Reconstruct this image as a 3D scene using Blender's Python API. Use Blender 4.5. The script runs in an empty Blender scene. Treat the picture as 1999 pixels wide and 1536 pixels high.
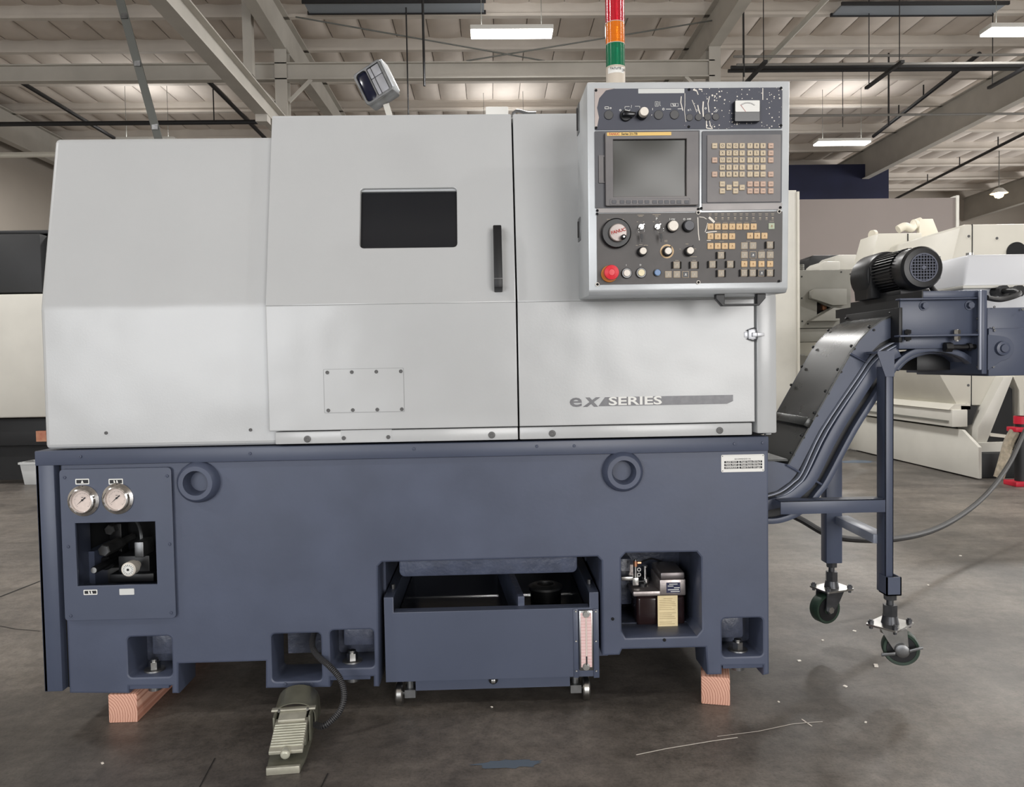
import bpy, bmesh, math, random
from mathutils import Vector, Matrix
random.seed(7)
rad = math.radians
sc = bpy.context.scene
col = sc.collection

# ------------------------------------------------------------------ camera
FPX, CXP, CYP = 1515.0, 999.5, 768.0
PITCH, YAW, ROLL = rad(2.2), rad(1.6), rad(1.0)
CAM = Vector((0.0, -2.35, 1.07))
fwd = Vector((math.sin(YAW)*math.cos(PITCH), math.cos(YAW)*math.cos(PITCH), -math.sin(PITCH)))
r0 = Vector((math.cos(YAW), -math.sin(YAW), 0)); u0 = r0.cross(fwd)
CR = r0*math.cos(ROLL) - u0*math.sin(ROLL)
CU = u0*math.cos(ROLL) + r0*math.sin(ROLL)
cd = bpy.data.cameras.new('camera'); cd.sensor_width = 36; cd.lens = 36*FPX/1999; cd.clip_end = 200; cd.clip_start = 0.05
cam = bpy.data.objects.new('camera', cd); col.objects.link(cam)
cam.matrix_world = Matrix((( CR.x, CU.x, -fwd.x, CAM.x), (CR.y, CU.y, -fwd.y, CAM.y), (CR.z, CU.z, -fwd.z, CAM.z), (0, 0, 0, 1)))
sc.camera = cam

# ------------------------------------------------------------------ world, light, exposure
world = bpy.data.worlds.new('world'); sc.world = world; world.use_nodes = True
world.node_tree.nodes['Background'].inputs[0].default_value = (0.86, 0.93, 1.0, 1)
world.node_tree.nodes['Background'].inputs[1].default_value = 1.0
sc.view_settings.view_transform = 'Standard'; sc.view_settings.look = 'None'
sc.view_settings.gamma = 1; sc.view_settings.use_curve_mapping = False
sc.view_settings.exposure = 0.0

def area(name, loc, rot, sx, sy, power, color=(1, 1, 1)):
    l = bpy.data.lights.new(name, 'AREA'); l.shape = 'RECTANGLE'; l.size = sx; l.size_y = sy
    l.energy = power; l.color = color
    o = bpy.data.objects.new(name, l); col.objects.link(o); o.location = loc; o.rotation_euler = rot
    return o
XR_FILL = 22.0
# front pair comes through the open roll-up doors in the wall behind the camera
area('daylight_and_fill', (4.2, -11.8, 2.6), (rad(90), 0, 0), 5.0, 4.4, 760, (1.0, 0.97, 0.94))
area('daylight_and_fill', (-5.4, -11.8, 2.6), (rad(90), 0, 0), 5.0, 4.4, 520, (0.97, 0.98, 1.0))
area('daylight_and_fill', (XR_FILL-.15, 5.0, 2.6), (rad(90), 0, rad(90)), 5.6, 4.6, 1000, (1.0, 0.98, 0.96))  # side pair: unseen fill lights added to brighten the hall and ceiling
area('daylight_and_fill', (XR_FILL-.15, 17.0, 2.6), (rad(90), 0, rad(90)), 5.6, 4.6, 900, (1.0, 0.98, 0.96))
LAMP_POWER = 230
CEILING_FILL = 19
LAMPS = [(.42, 9.5), (8.3, 9.53), (8.22, 15.55), (-7.35, 14.95), (.42, 15.6), (.42, 3.6), (8.25, 3.6), (-7.4, 3.6),
         (8.25, -3.3), (-7.4, -3.3), (16.1, 3.6), (16.1, 9.5), (16.1, 15.5)]

# ------------------------------------------------------------------ pixel measuring: where a sight line meets a real plane
def ray(px, py): return CR*(px-CXP) - CU*(py-CYP) + fwd*FPX
def at(px, py, Y):
    d = ray(px, py); return CAM + d*((Y-CAM.y)/d.y)
def atz(px, py, Z):
    d = ray(px, py); return CAM + d*((Z-CAM.z)/d.z)
def atx(px, py, X):
    d = ray(px, py); return CAM + d*((X-CAM.x)/d.x)

class Frame:
    """an upright working plane: x to the right, z up, y into the depth, tilted about x"""
    def __init__(s, origin=(0, 0, 0), tilt=0.0):
        s.o = Vector(origin); s.M = Matrix.Translation(s.o) @ Matrix.Rotation(tilt, 4, 'X'); s.I = s.M.inverted()
    def p(s, px, py, y=0.0):
        d = s.I.to_3x3() @ ray(px, py); c = s.I @ CAM
        q = c + d*((y-c.y)/d.y); return q.x, q.z
    def rect(s, a, b, c, d, y=0.0):
        """px left, top, right, bottom -> x0, z0, x1, z1"""
        mx, my = (a+c)/2, (b+d)/2
        return s.p(a, my, y)[0], s.p(mx, d, y)[1], s.p(c, my, y)[0], s.p(mx, b, y)[1]
    def poly(s, pts, y=0.0): return [s.p(a, b, y) for a, b in pts]
FR = Frame()

# ------------------------------------------------------------------ materials
def lin(c):
    return tuple(((v/255.0)/12.92 if v/255.0 <= .04045 else ((v/255.0+.055)/1.055)**2.4) for v in c)
MATS = {}
def mat(name, rgb, rough=.5, metal=0.0, var=0.0, scale=6.0, bump=0.0, bscale=60.0, coat=0.0, stretch=None, rgb2=None, spec=.5, emit=0, trans=0.0, ior=1.45, rvar=0.0, bump2=0.0):
    m = bpy.data.materials.new(name); m.use_nodes = True; MATS[name] = m
    nt = m.node_tree; N = nt.nodes; L = nt.links; b = N['Principled BSDF']
    c = lin(rgb); b.inputs['Base Color'].default_value = (*c, 1)
    b.inputs['Roughness'].default_value = rough; b.inputs['Metallic'].default_value = metal
    b.inputs['Specular IOR Level'].default_value = spec; b.inputs['IOR'].default_value = ior
    if coat: b.inputs['Coat Weight'].default_value = coat; b.inputs['Coat Roughness'].default_value = .12
    if trans: b.inputs['Transmission Weight'].default_value = trans
    if emit:
        b.inputs['Emission Color'].default_value = (*c, 1); b.inputs['Emission Strength'].default_value = emit
    if var or bump or rgb2:
        tc = N.new('ShaderNodeTexCoord'); mp = N.new('ShaderNodeMapping'); L.new(tc.outputs['Object'], mp.inputs[0])
        if stretch: mp.inputs['Scale'].default_value = stretch
        if var or rgb2:
            n = N.new('ShaderNodeTexNoise'); n.inputs['Scale'].default_value = scale; n.inputs['Detail'].default_value = 6
            L.new(mp.outputs[0], n.inputs['Vector'])
            mx = N.new('ShaderNodeMix'); mx.data_type = 'RGBA'
            mx.inputs['A'].default_value = (*[max(0, v*(1-var)) for v in c], 1)
            mx.inputs['B'].default_value = (*(lin(rgb2) if rgb2 else [min(1, v*(1+var)) for v in c]), 1)
            rp = N.new('ShaderNodeMapRange'); rp.inputs['From Min'].default_value = .35; rp.inputs['From Max'].default_value = .65
            L.new(n.outputs['Fac'], rp.inputs['Value']); L.new(rp.outputs[0], mx.inputs['Factor']); L.new(mx.outputs['Result'], b.inputs['Base Color'])
            if rvar:
                r2 = N.new('ShaderNodeMapRange'); r2.inputs['To Min'].default_value = max(.02, rough-rvar); r2.inputs['To Max'].default_value = rough+rvar
                L.new(n.outputs['Fac'], r2.inputs['Value']); L.new(r2.outputs[0], b.inputs['Roughness'])
        if bump:
            n2 = N.new('ShaderNodeTexNoise'); n2.inputs['Scale'].default_value = bscale; n2.inputs['Detail'].default_value = 3
            L.new(mp.outputs[0], n2.inputs['Vector'])
            bp = N.new('ShaderNodeBump'); bp.inputs['Strength'].default_value = bump; bp.inputs['Distance'].default_value = .004
            L.new(n2.outputs['Fac'], bp.inputs['Height']); L.new(bp.outputs[0], b.inputs['Normal'])
            if bump2:
                n3 = N.new('ShaderNodeTexNoise'); n3.inputs['Scale'].default_value = 5.5; n3.inputs['Detail'].default_value = 1; L.new(mp.outputs[0], n3.inputs['Vector'])
                b3 = N.new('ShaderNodeBump'); b3.inputs['Strength'].default_value = bump2; b3.inputs['Distance'].default_value = .03
                L.new(n3.outputs['Fac'], b3.inputs['Height']); L.new(b3.outputs[0], bp.inputs['Normal'])
    return m

mat('slate', (72, 79, 98), .42, var=.10, scale=5, bump=.05, bscale=70, rvar=.08)
mat('slate_rough', (69, 76, 95), .45, var=.15, scale=20, bump=.55, bscale=60)
mat('slate_sheet', (72, 79, 97), .38, var=.05, scale=4, bump=.02, bscale=40)
mat('cover', (184, 186, 187), .24, var=.02, scale=2.5, bump=.035, bscale=160, rvar=.06, bump2=.14)
mat('cover_dark', (150, 152, 153), .45)
mat('seam', (22, 23, 26), .8)
mat('black', (20, 21, 24), .45, var=.1, scale=20)
mat('black_gloss', (16, 17, 21), .22)
mat('rubber', (26, 27, 28), .6, bump=.1, bscale=120)
mat('pane', (30, 32, 36), .12, spec=.35)
mat('plug', (92, 92, 92), .5, var=.1, scale=80)
mat('steel', (176, 176, 174), .28, 1.0, var=.12, scale=30)
mat('steel_dull', (120, 121, 122), .42, .9, var=.2, scale=25)
mat('chrome', (215, 215, 215), .12, 1.0)
mat('dial', (214, 200, 192), .5, var=.05, scale=60)
mat('white_print', (226, 226, 222), .5)
mat('black_print', (24, 24, 28), .5)
mat('red_print', (176, 66, 58), .5)
mat('cast_inner', (66, 71, 86), .35, var=.2, scale=30, bump=.7, bscale=45)
mat('frame_alu', (196, 200, 203), .36, .25, var=.06, scale=8, bump=.05, bscale=120)
mat('panel_dark', (82, 79, 78), .5, var=.08, scale=9, bump=.03, bscale=200)
mat('panel_grey', (98, 95, 97), .42, var=.14, scale=7, rgb2=(114, 110, 109))
mat('bezel_dark', (70, 71, 77), .42, var=.1, scale=12)
mat('screen', (60, 60, 56), .3, spec=.5, var=.12, scale=5)
mat('key_cream', (200, 184, 158), .5, var=.06, scale=120)
mat('key_pink', (196, 168, 150), .5, var=.06, scale=120)
mat('key_amber', (208, 176, 132), .45, var=.08, scale=150)
mat('key_clear', (150, 141, 126), .4, var=.1, scale=150)
mat('key_dark', (54, 54, 56), .4)
mat('knob_white', (226, 219, 208), .4, var=.04, scale=120)
mat('estop', (214, 30, 48), .35)
mat('estop_ring', (206, 132, 62), .45)
mat('blue_btn', (92, 126, 170), .35)
mat('yellow', (226, 188, 104), .45)
mat('disc_grey', (148, 138, 134), .3, .2)
mat('paint_white', (232, 226, 216), .55)
mat('tape', (206, 208, 206), .6)
mat('lens_red', (206, 26, 48), .16, coat=.6, trans=.25)
mat('lens_amber', (238, 128, 20), .16, coat=.6, trans=.25)
mat('lens_green', (10, 122, 84), .16, coat=.6, trans=.25)
mat('tower_base', (196, 186, 172), .5)
mat('conv_cover', (42, 44, 43), .28, .3, var=.15, scale=6, rvar=.08)
mat('wood', (214, 158, 128), .7, rgb2=(182, 112, 90), var=.1, scale=14, stretch=(1, .15, 1), bump=.1, bscale=60)
mat('wheel_green', (36, 54, 43), .5, var=.2, scale=30)
mat('pedal', (166, 164, 150), .4, .3, var=.15, scale=20)
mat('pedal_dark', (106, 106, 94), .45, .2, var=.15, scale=20)
mat('cable', (24, 24, 26), .5)
mat('copper', (196, 140, 108), .35, .8)
mat('oil', (38, 26, 27), .12, spec=.5)
mat('alu_cast', (168, 160, 158), .38, .8, var=.08, scale=60, bump=.1, bscale=150)
mat('paper', (230, 212, 168), .7, var=.05, scale=40)
mat('bg_white', (206, 203, 192), .42, var=.03, scale=3)
mat('bg_white2', (200, 198, 190), .45, var=.04, scale=3)
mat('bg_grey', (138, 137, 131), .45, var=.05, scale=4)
mat('bg_grey2', (112, 112, 106), .45, var=.05, scale=4)
mat('bg_black', (34, 35, 37), .5, var=.1, scale=5)
mat('bg_pale', (206, 208, 212), .4)
mat('duct', (226, 220, 204), .5)
mat('steel_paint', (184, 180, 172), .55, var=.06, scale=2)
mat('purlin', (206, 199, 190), .6, var=.06, scale=1.5)
mat('strut', (104, 106, 102), .5, .3)
mat('pipe_black', (34, 34, 36), .5)
mat('pipe_grey', (120, 118, 114), .5)
mat('wall', (168, 160, 150), .85, var=.04, scale=.6)
mat('partition', (124, 116, 112), .85, var=.03, scale=.8)
mat('navy', (26, 30, 56), .8, var=.2, scale=1)
mat('red_paint', (190, 28, 52), .45)
mat('plastic_wrap', (168, 158, 140), .2, trans=.35, var=.2, scale=30, bump=.6, bscale=30)
mat('bin_white', (190, 192, 192), .5)
mat('blue_mark', (96, 108, 122), .7)
mat('crack', (38, 37, 36), .9)
mat('badge', (92, 92, 95), .35, .3, var=.12, scale=60)
mat('pane_blue', (24, 27, 44), .15, spec=.4)
mat('yellow_white', (226, 214, 176), .4)
mat('key_green', (172, 182, 158), .45)
mat('key_edge', (186, 170, 148), .45)
mat('key_brown', (150, 112, 66), .5)  # brown legend marks on the amber keys
mat('print_tan', (168, 156, 138), .5)
mat('scale_pink', (226, 196, 194), .4)
mat('alu_dark', (118, 112, 112), .4, .7)
mat('plate_blue', (36, 40, 72), .5)
mat('print_brown', (150, 128, 90), .7)
mat('pedal_light', (190, 190, 174), .4, .3, var=.1, scale=30)
mat('rubber_grey', (60, 60, 62), .5)
mat('slate_lit', (150, 156, 170), .3)  # lightened slate: the highlight along rail edges is put into the colour
mat('grille', (74, 78, 94), .4)
mat('steel_dark', (74, 75, 78), .4, .6, var=.2, scale=30)
mat('skylight', (138, 146, 154), .4)
mat('trim_metal', (150, 146, 145), .45, .1, var=.1, scale=10)
mat('latch', (196, 198, 202), .45, .5)
mat('fin', (150, 151, 156), .5, .3)
mat('motor_black', (15, 16, 19), .38)
mat('lamp_glow', (255, 252, 246), .5, emit=9)
mat('lamp_body', (214, 214, 210), .5)
mat('warm_glow', (255, 214, 150), .5, emit=30)

def brushed():
    m = mat('insulation', (222, 213, 204), .8, var=.05, scale=1.2, bump=.25, bscale=5)
brushed()

def floor_mat():
    m = bpy.data.materials.new('concrete'); m.use_nodes = True; MATS['concrete'] = m
    nt = m.node_tree; N = nt.nodes; L = nt.links; b = N['Principled BSDF']
    tc = N.new('ShaderNodeTexCoord')
    def noise(s, d, ro=.6):
        n = N.new('ShaderNodeTexNoise'); n.inputs['Scale'].default_value = s; n.inputs['Detail'].default_value = d
        n.inputs['Roughness'].default_value = ro; L.new(tc.outputs['Object'], n.inputs['Vector']); return n
    def ramp(src, a, ca, z, cz):
        r = N.new('ShaderNodeValToRGB'); r.color_ramp.elements[0].position = a; r.color_ramp.elements[0].color = (*ca, 1)
        r.color_ramp.elements[1].position = z; r.color_ramp.elements[1].color = (*cz, 1); L.new(src.outputs['Fac'], r.inputs[0]); return r
    def mul(a, c, f=1.0):
        x = N.new('ShaderNodeMix'); x.data_type = 'RGBA'; x.blend_type = 'MULTIPLY'; x.inputs['Factor'].default_value = f
        L.new(a, x.inputs['A']); L.new(c, x.inputs['B']); return x.outputs['Result']
    c = ramp(noise(.55, 8), .34, lin((74, 71, 68)), .66, lin((142, 134, 125))).outputs[0]
    c = mul(c, ramp(noise(2.6, 9, .7), .33, (.5, .5, .52), .58, (1, 1, 1)).outputs[0], .8)
    c = mul(c, ramp(noise(22, 8, .75), .36, (.5, .5, .5), .58, (1, 1, 1)).outputs[0], .7)
    c = mul(c, ramp(noise(120, 4), .34, (.6, .6, .6), .52, (1, 1, 1)).outputs[0], .6)
    st = N.new('ShaderNodeMapping'); st.inputs['Scale'].default_value = (1, 5, 1); L.new(tc.outputs['Object'], st.inputs[0]); sn = noise(1.1, 8, .65); L.new(st.outputs[0], sn.inputs['Vector'])
    c = mul(c, ramp(sn, .36, (.62, .61, .6), .56, (1, 1, 1)).outputs[0], .75)
    L.new(c, b.inputs['Base Color'])
    rr = N.new('ShaderNodeMapRange'); rr.inputs['To Min'].default_value = .26; rr.inputs['To Max'].default_value = .6
    L.new(noise(1.4, 6).outputs['Fac'], rr.inputs['Value']); L.new(rr.outputs[0], b.inputs['Roughness'])
    bp = N.new('ShaderNodeBump'); bp.inputs['Strength'].default_value = .25; bp.inputs['Distance'].default_value = .003
    L.new(noise(60, 6, .7).outputs['Fac'], bp.inputs['Height']); L.new(bp.outputs[0], b.inputs['Normal'])
floor_mat()

def timber_mat():
    m = bpy.data.materials.new('timber_end'); m.use_nodes = True; MATS['timber_end'] = m
    nt = m.node_tree; N = nt.nodes; L = nt.links; b = N['Principled BSDF']; b.inputs['Roughness'].default_value = .75
    tc = N.new('ShaderNodeTexCoord'); mp = N.new('ShaderNodeMapping'); mp.inputs['Location'].default_value = (.075, 0, -.02); mp.inputs['Scale'].default_value = (1, .02, 1)
    L.new(tc.outputs['Object'], mp.inputs[0])
    w = N.new('ShaderNodeTexWave'); w.wave_type = 'RINGS'; w.rings_direction = 'Y'; w.inputs['Scale'].default_value = 42; w.inputs['Distortion'].default_value = 2.2; w.inputs['Detail'].default_value = 2; w.inputs['Detail Scale'].default_value = 1.2
    L.new(mp.outputs[0], w.inputs['Vector'])
    r = N.new('ShaderNodeValToRGB'); r.color_ramp.elements[0].color = (*lin((172, 118, 98)), 1); r.color_ramp.elements[1].color = (*lin((212, 166, 146)), 1)
    r.color_ramp.elements[1].position = .45
    L.new(w.outputs['Fac'], r.inputs[0]); L.new(r.outputs[0], b.inputs['Base Color'])
timber_mat()

def splatter_mat():
    """dark blue panel with sprayed paint specks, thicker towards one end"""
    m = mat('splatter', (62, 65, 78), .5)
    nt = m.node_tree; N = nt.nodes; L = nt.links; b = N['Principled BSDF']
    tc = N.new('ShaderNodeTexCoord')
    v = N.new('ShaderNodeTexVoronoi'); v.inputs['Scale'].default_value = 150; L.new(tc.outputs['Object'], v.inputs['Vector'])
    wn = N.new('ShaderNodeSeparateColor'); L.new(v.outputs['Color'], wn.inputs[0])
    n = N.new('ShaderNodeTexNoise'); n.inputs['Scale'].default_value = 9; L.new(tc.outputs['Object'], n.inputs['Vector'])
    sep = N.new('ShaderNodeSeparateXYZ'); L.new(tc.outputs['Object'], sep.inputs[0])
    gx = N.new('ShaderNodeMapRange'); gx.inputs['From Min'].default_value = -.08; gx.inputs['From Max'].default_value = .02; L.new(sep.outputs['X'], gx.inputs['Value'])
    mu = N.new('ShaderNodeMath'); mu.operation = 'MULTIPLY'; L.new(gx.outputs[0], mu.inputs[0]); L.new(n.outputs['Fac'], mu.inputs[1])
    # radius of a speck = random * density
    ra = N.new('ShaderNodeMath'); ra.operation = 'MULTIPLY'; L.new(wn.outputs[0], ra.inputs[0]); L.new(mu.outputs[0], ra.inputs[1])
    sb = N.new('ShaderNodeMath'); sb.operation = 'SUBTRACT'; sb.inputs[1].default_value = .14; L.new(ra.outputs[0], sb.inputs[0])
    lt = N.new('ShaderNodeMath'); lt.operation = 'LESS_THAN'; L.new(v.outputs['Distance'], lt.inputs[0]); L.new(sb.outputs[0], lt.inputs[1])
    mx = N.new('ShaderNodeMix'); mx.data_type = 'RGBA'; mx.inputs['A'].default_value = (*lin((62, 65, 78)), 1); mx.inputs['B'].default_value = (*lin((226, 220, 210)), 1)
    L.new(lt.outputs[0], mx.inputs['Factor']); L.new(mx.outputs['Result'], b.inputs['Base Color'])
splatter_mat()

# ------------------------------------------------------------------ mesh helpers
class MB:
    def __init__(s): s.v = []; s.f = []
    def add(s, vs, fs):
        o = len(s.v); s.v += [Vector(q) for q in vs]; s.f += [tuple(i+o for i in f) for f in fs]; return s
    def box(s, x0, x1, y0, y1, z0, z1):
        x0, x1 = sorted((x0, x1)); y0, y1 = sorted((y0, y1)); z0, z1 = sorted((z0, z1))
        return s.add([(x0, y0, z0), (x1, y0, z0), (x1, y1, z0), (x0, y1, z0), (x0, y0, z1), (x1, y0, z1), (x1, y1, z1), (x0, y1, z1)],
                     [(0, 3, 2, 1), (4, 5, 6, 7), (0, 1, 5, 4), (1, 2, 6, 5), (2, 3, 7, 6), (3, 0, 4, 7)])
    def prism(s, poly, axis, a, b):
        """poly: 2-D points in the two other axes (x,z | y,z | x,y), extruded along axis from a to b"""
        def P(q, t): return {'x': (t, q[0], q[1]), 'y': (q[0], t, q[1]), 'z': (q[0], q[1], t)}[axis]
        n = len(poly); vs = [P(q, a) for q in poly] + [P(q, b) for q in poly]
        fs = [tuple(range(n)), tuple(range(2*n-1, n-1, -1))] + [(i, i+n, (i+1) % n+n, (i+1) % n) for i in range(n)]
        return s.add(vs, fs)
    def cyl(s, p0, p1, r, r1=None, n=16, caps=True):
        p0, p1 = Vector(p0), Vector(p1); r1 = r if r1 is None else r1
        d = (p1-p0).normalized(); a = d.orthogonal().normalized(); b = d.cross(a)
        vs = []
        for p, q in ((p0, r), (p1, r1)):
            for i in range(n):
                t = 2*math.pi*(i+.5)/n; vs.append(p + (a*math.cos(t)+b*math.sin(t))*q)
        fs = [(i, (i+1) % n, (i+1) % n+n, i+n) for i in range(n)]
        if caps: fs += [tuple(range(n-1, -1, -1)), tuple(range(n, 2*n))]
        return s.add(vs, fs)
    def rev(s, prof, o, d, n=24, closed=False):
        """prof: (radius, distance along d) pairs turned about the axis"""
        o = Vector(o); d = Vector(d).normalized(); a = d.orthogonal().normalized(); b = d.cross(a); k = len(prof); vs = []
        for (r, h) in prof:
            for i in range(n):
                t = 2*math.pi*i/n; vs.append(o + d*h + (a*math.cos(t)+b*math.sin(t))*max(r, 1e-5))
        fs = [(j*n+i, j*n+(i+1) % n, (j+1)*n+(i+1) % n, (j+1)*n+i) for j in range(k-1) for i in range(n)]
        if closed: fs += [((k-1)*n+i, (k-1)*n+(i+1) % n, (i+1) % n, i) for i in range(n)]
        else: fs += [tuple(range(n-1, -1, -1)), tuple(range((k-1)*n, k*n))]
        return s.add(vs, fs)
    def tube(s, pts, r, n=10, smooth=0):
        pts = [Vector(p) for p in pts]
        if smooth: pts = catmull(pts, smooth)
        k = len(pts); vs = []; a = None
        for i, p in enumerate(pts):
            d = (pts[min(i+1, k-1)]-pts[max(i-1, 0)]).normalized()
            a = (d.orthogonal() if a is None else a - d*a.dot(d)).normalized(); b = d.cross(a)
            for j in range(n):
                t = 2*math.pi*j/n; vs.append(p+(a*math.cos(t)+b*math.sin(t))*r)
        fs = [(i*n+j, i*n+(j+1) % n, (i+1)*n+(j+1) % n, (i+1)*n+j) for i in range(k-1) for j in range(n)]
        fs += [tuple(range(n-1, -1, -1)), tuple(range((k-1)*n, k*n))]
        return s.add(vs, fs)
    def bar(s, p0, p1, w, h, up=(0, 0, 1)):
        p0, p1 = Vector(p0), Vector(p1); d = (p1-p0).normalized(); a = d.cross(Vector(up))
        if a.length < 1e-4: a = d.orthogonal()
        a.normalize(); b = a.cross(d).normalized(); vs = []
        for p in (p0, p1):
            for x, y in ((-1, -1), (1, -1), (1, 1), (-1, 1)): vs.append(p+a*x*w/2+b*y*h/2)
        return s.add(vs, [(0, 3, 2, 1), (4, 5, 6, 7), (0, 1, 5, 4), (1, 2, 6, 5), (2, 3, 7, 6), (3, 0, 4, 7)])
    def mesh(s, me):
        o = len(s.v); s.v += [v.co.copy() for v in me.vertices]; s.f += [tuple(i+o for i in p.vertices) for p in me.polygons]
        return s
    def xf(s, M): s.v = [M @ v for v in s.v]; return s
    def build(s, name='m', bevel=0.0, smooth=True, seg=2, angle=32):
        me = bpy.data.meshes.new(name); bm = bmesh.new()
        vs = [bm.verts.new(v) for v in s.v]
        for f in s.f:
            try: bm.faces.new([vs[i] for i in f])
            except ValueError: pass
        bmesh.ops.recalc_face_normals(bm, faces=bm.faces)
        if bevel:
            es = [e for e in bm.edges if len(e.link_faces) == 2 and e.calc_face_angle(0) > rad(angle)]
            bmesh.ops.bevel(bm, geom=es, offset=bevel, segments=seg, affect='EDGES', profile=.5, clamp_overlap=True)
        bm.to_mesh(me); bm.free()
        if smooth:
            for p in me.polygons: p.use_smooth = True
            me.set_sharp_from_angle(angle=rad(angle))
        return me

def catmull(p, k):
    out = []; n = len(p)
    for i in range(n-1):
        a, b, c, d = p[max(i-1, 0)], p[i], p[i+1], p[min(i+2, n-1)]
        for j in range(k):
            t = j/k
            out.append(.5*((2*b)+(c-a)*t+(2*a-5*b+4*c-d)*t*t+(-a+3*b-3*c+d)*t**3))
    return out + [p[-1]]

def rr(x0, z0, x1, z1, r, n=4):
    out = []
    for cx, cz, a0 in ((x1-r, z0+r, -90), (x1-r, z1-r, 0), (x0+r, z1-r, 90), (x0+r, z0+r, 180)):
        for i in range(n+1):
            a = rad(a0+90*i/n); out.append((cx+r*math.cos(a), cz+r*math.sin(a)))
    return out
def circ(x, z, r, n=20): return [(x+r*math.cos(2*math.pi*i/n), z+r*math.sin(2*math.pi*i/n)) for i in range(n)]

def plate(outer, holes, yf, th, bev=0.0):
    """flat plate in the x-z plane with holes; its front face lies at y = yf, its back at yf + th"""
    cu = bpy.data.curves.new('c', 'CURVE'); cu.dimensions = '2D'; cu.fill_mode = 'BOTH'
    cu.extrude = th/2-bev; cu.bevel_depth = bev; cu.bevel_resolution = 1; cu.offset = -bev
    for pts in [outer]+list(holes):
        sp = cu.splines.new('POLY'); sp.points.add(len(pts)-1); sp.use_cyclic_u = True
        for i, (x, z) in enumerate(pts): sp.points[i].co = (x, z, 0, 1)
    o = bpy.data.objects.new('c', cu); col.objects.link(o)
    dg = bpy.context.evaluated_depsgraph_get(); dg.update()
    me = bpy.data.meshes.new_from_object(o.evaluated_get(dg))
    bpy.data.objects.remove(o); bpy.data.curves.remove(cu)
    me.transform(Matrix(((1, 0, 0, 0), (0, 0, -1, yf+th/2), (0, 1, 0, 0), (0, 0, 0, 1))))
    return me
TXT = {}
def text(s, size, x, z, y, align='CENTER', ext=.0004, sx=1.0, shear=0.0, off=0.0):
    """writing standing in the x-z plane, face towards -y"""
    cu = bpy.data.curves.new('t', 'FONT'); cu.body = s; cu.size = size; cu.align_x = align; cu.align_y = 'CENTER'; cu.extrude = ext; cu.shear = shear; cu.resolution_u = 3; cu.offset = off
    o = bpy.data.objects.new('t', cu); col.objects.link(o)
    dg = bpy.context.evaluated_depsgraph_get(); dg.update()
    me = bpy.data.meshes.new_from_object(o.evaluated_get(dg)); bpy.data.objects.remove(o); bpy.data.curves.remove(cu)
    me.transform(Matrix(((sx, 0, 0, x), (0, 0, -1, y), (0, 1, 0, z), (0, 0, 0, 1))))
    return me

WM = {}
def thing(name, label, cat, M=None, group=None):
    o = bpy.data.objects.new(name, None); o.empty_display_size = .1; col.objects.link(o)
    M = M if isinstance(M, Matrix) else Matrix.Translation(Vector(M or (0, 0, 0)))
    o.matrix_world = M; WM[o] = M.copy(); o['label'] = label; o['category'] = cat
    if group: o['group'] = group
    return o
def tag(o, label, cat, group=None):
    o['label'] = label; o['category'] = cat
    if group: o['group'] = group
    return o
def part(name, me, m, parent=None, local=False, label=None):
    """mesh given in world space (or in the parent's own space if local) becomes a child of parent"""
    if isinstance(me, MB): me = me.build(name)
    me.name = name
    if parent is not None and not local: me.transform(WM[parent].inverted())
    me.materials.clear(); me.materials.append(MATS[m])
    o = bpy.data.objects.new(name, me); col.objects.link(o)
    if parent is not None:
        o.parent = parent; WM[o] = WM[parent].copy()
    else: WM[o] = Matrix.Identity(4)
    if label: o['label'] = label
    return o
def inst(src, parent, loc, name=None):
    """a copy of a part that shares its mesh, set at loc in the parent's space"""
    o = src.copy(); col.objects.link(o); o.parent = parent; o.location = loc
    WM[o] = WM[parent] @ Matrix.Translation(Vector(loc)); return o
def struct(o): o['kind'] = 'structure'; return o
def smooth(me, a=32):
    for p in me.polygons: p.use_smooth = True
    me.set_sharp_from_angle(angle=rad(a)); return me

# ================================================================== the hall
XL, XR, YB, YF, ZC = -11.4, 22.0, 27.0, -12.0, 7.42
floor = struct(part('floor', MB().box(XL, XR, YF, YB, -.2, 0).build('floor'), 'concrete'))
struct(part('wall_left', MB().box(XL-.2, XL, YF, YB, -.2, ZC+.2), 'wall'))
struct(part('wall_right', plate([(YF, -.2), (YB, -.2), (YB, ZC+.2), (YF, ZC+.2)], [[(2.1, .02), (7.9, .02), (7.9, 5.0), (2.1, 5.0)], [(14.1, .02), (19.9, .02), (19.9, 5.0), (14.1, 5.0)]], 0, .2), 'wall'))  # two unseen openings added for the side fill lights
bpy.data.objects['wall_right'].data.transform(Matrix(((0, 1, 0, XR), (1, 0, 0, 0), (0, 0, 1, 0), (0, 0, 0, 1))))
struct(part('wall_back', MB().box(XL, XR, YB, YB+.2, -.2, ZC+.2), 'wall'))
wf = plate([(XL, -.2), (XR, -.2), (XR, ZC+.2), (XL, ZC+.2)],
           [[(1.5, 0.02), (6.9, 0.02), (6.9, 4.9), (1.5, 4.9)], [(-8.1, .02), (-2.7, .02), (-2.7, 4.9), (-8.1, 4.9)]], YF-.2, .2)
struct(part('wall_front', wf, 'wall'))
ceil = struct(part('ceiling', MB().box(XL, XR, YF, YB, ZC, ZC+.2), 'insulation'))

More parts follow.
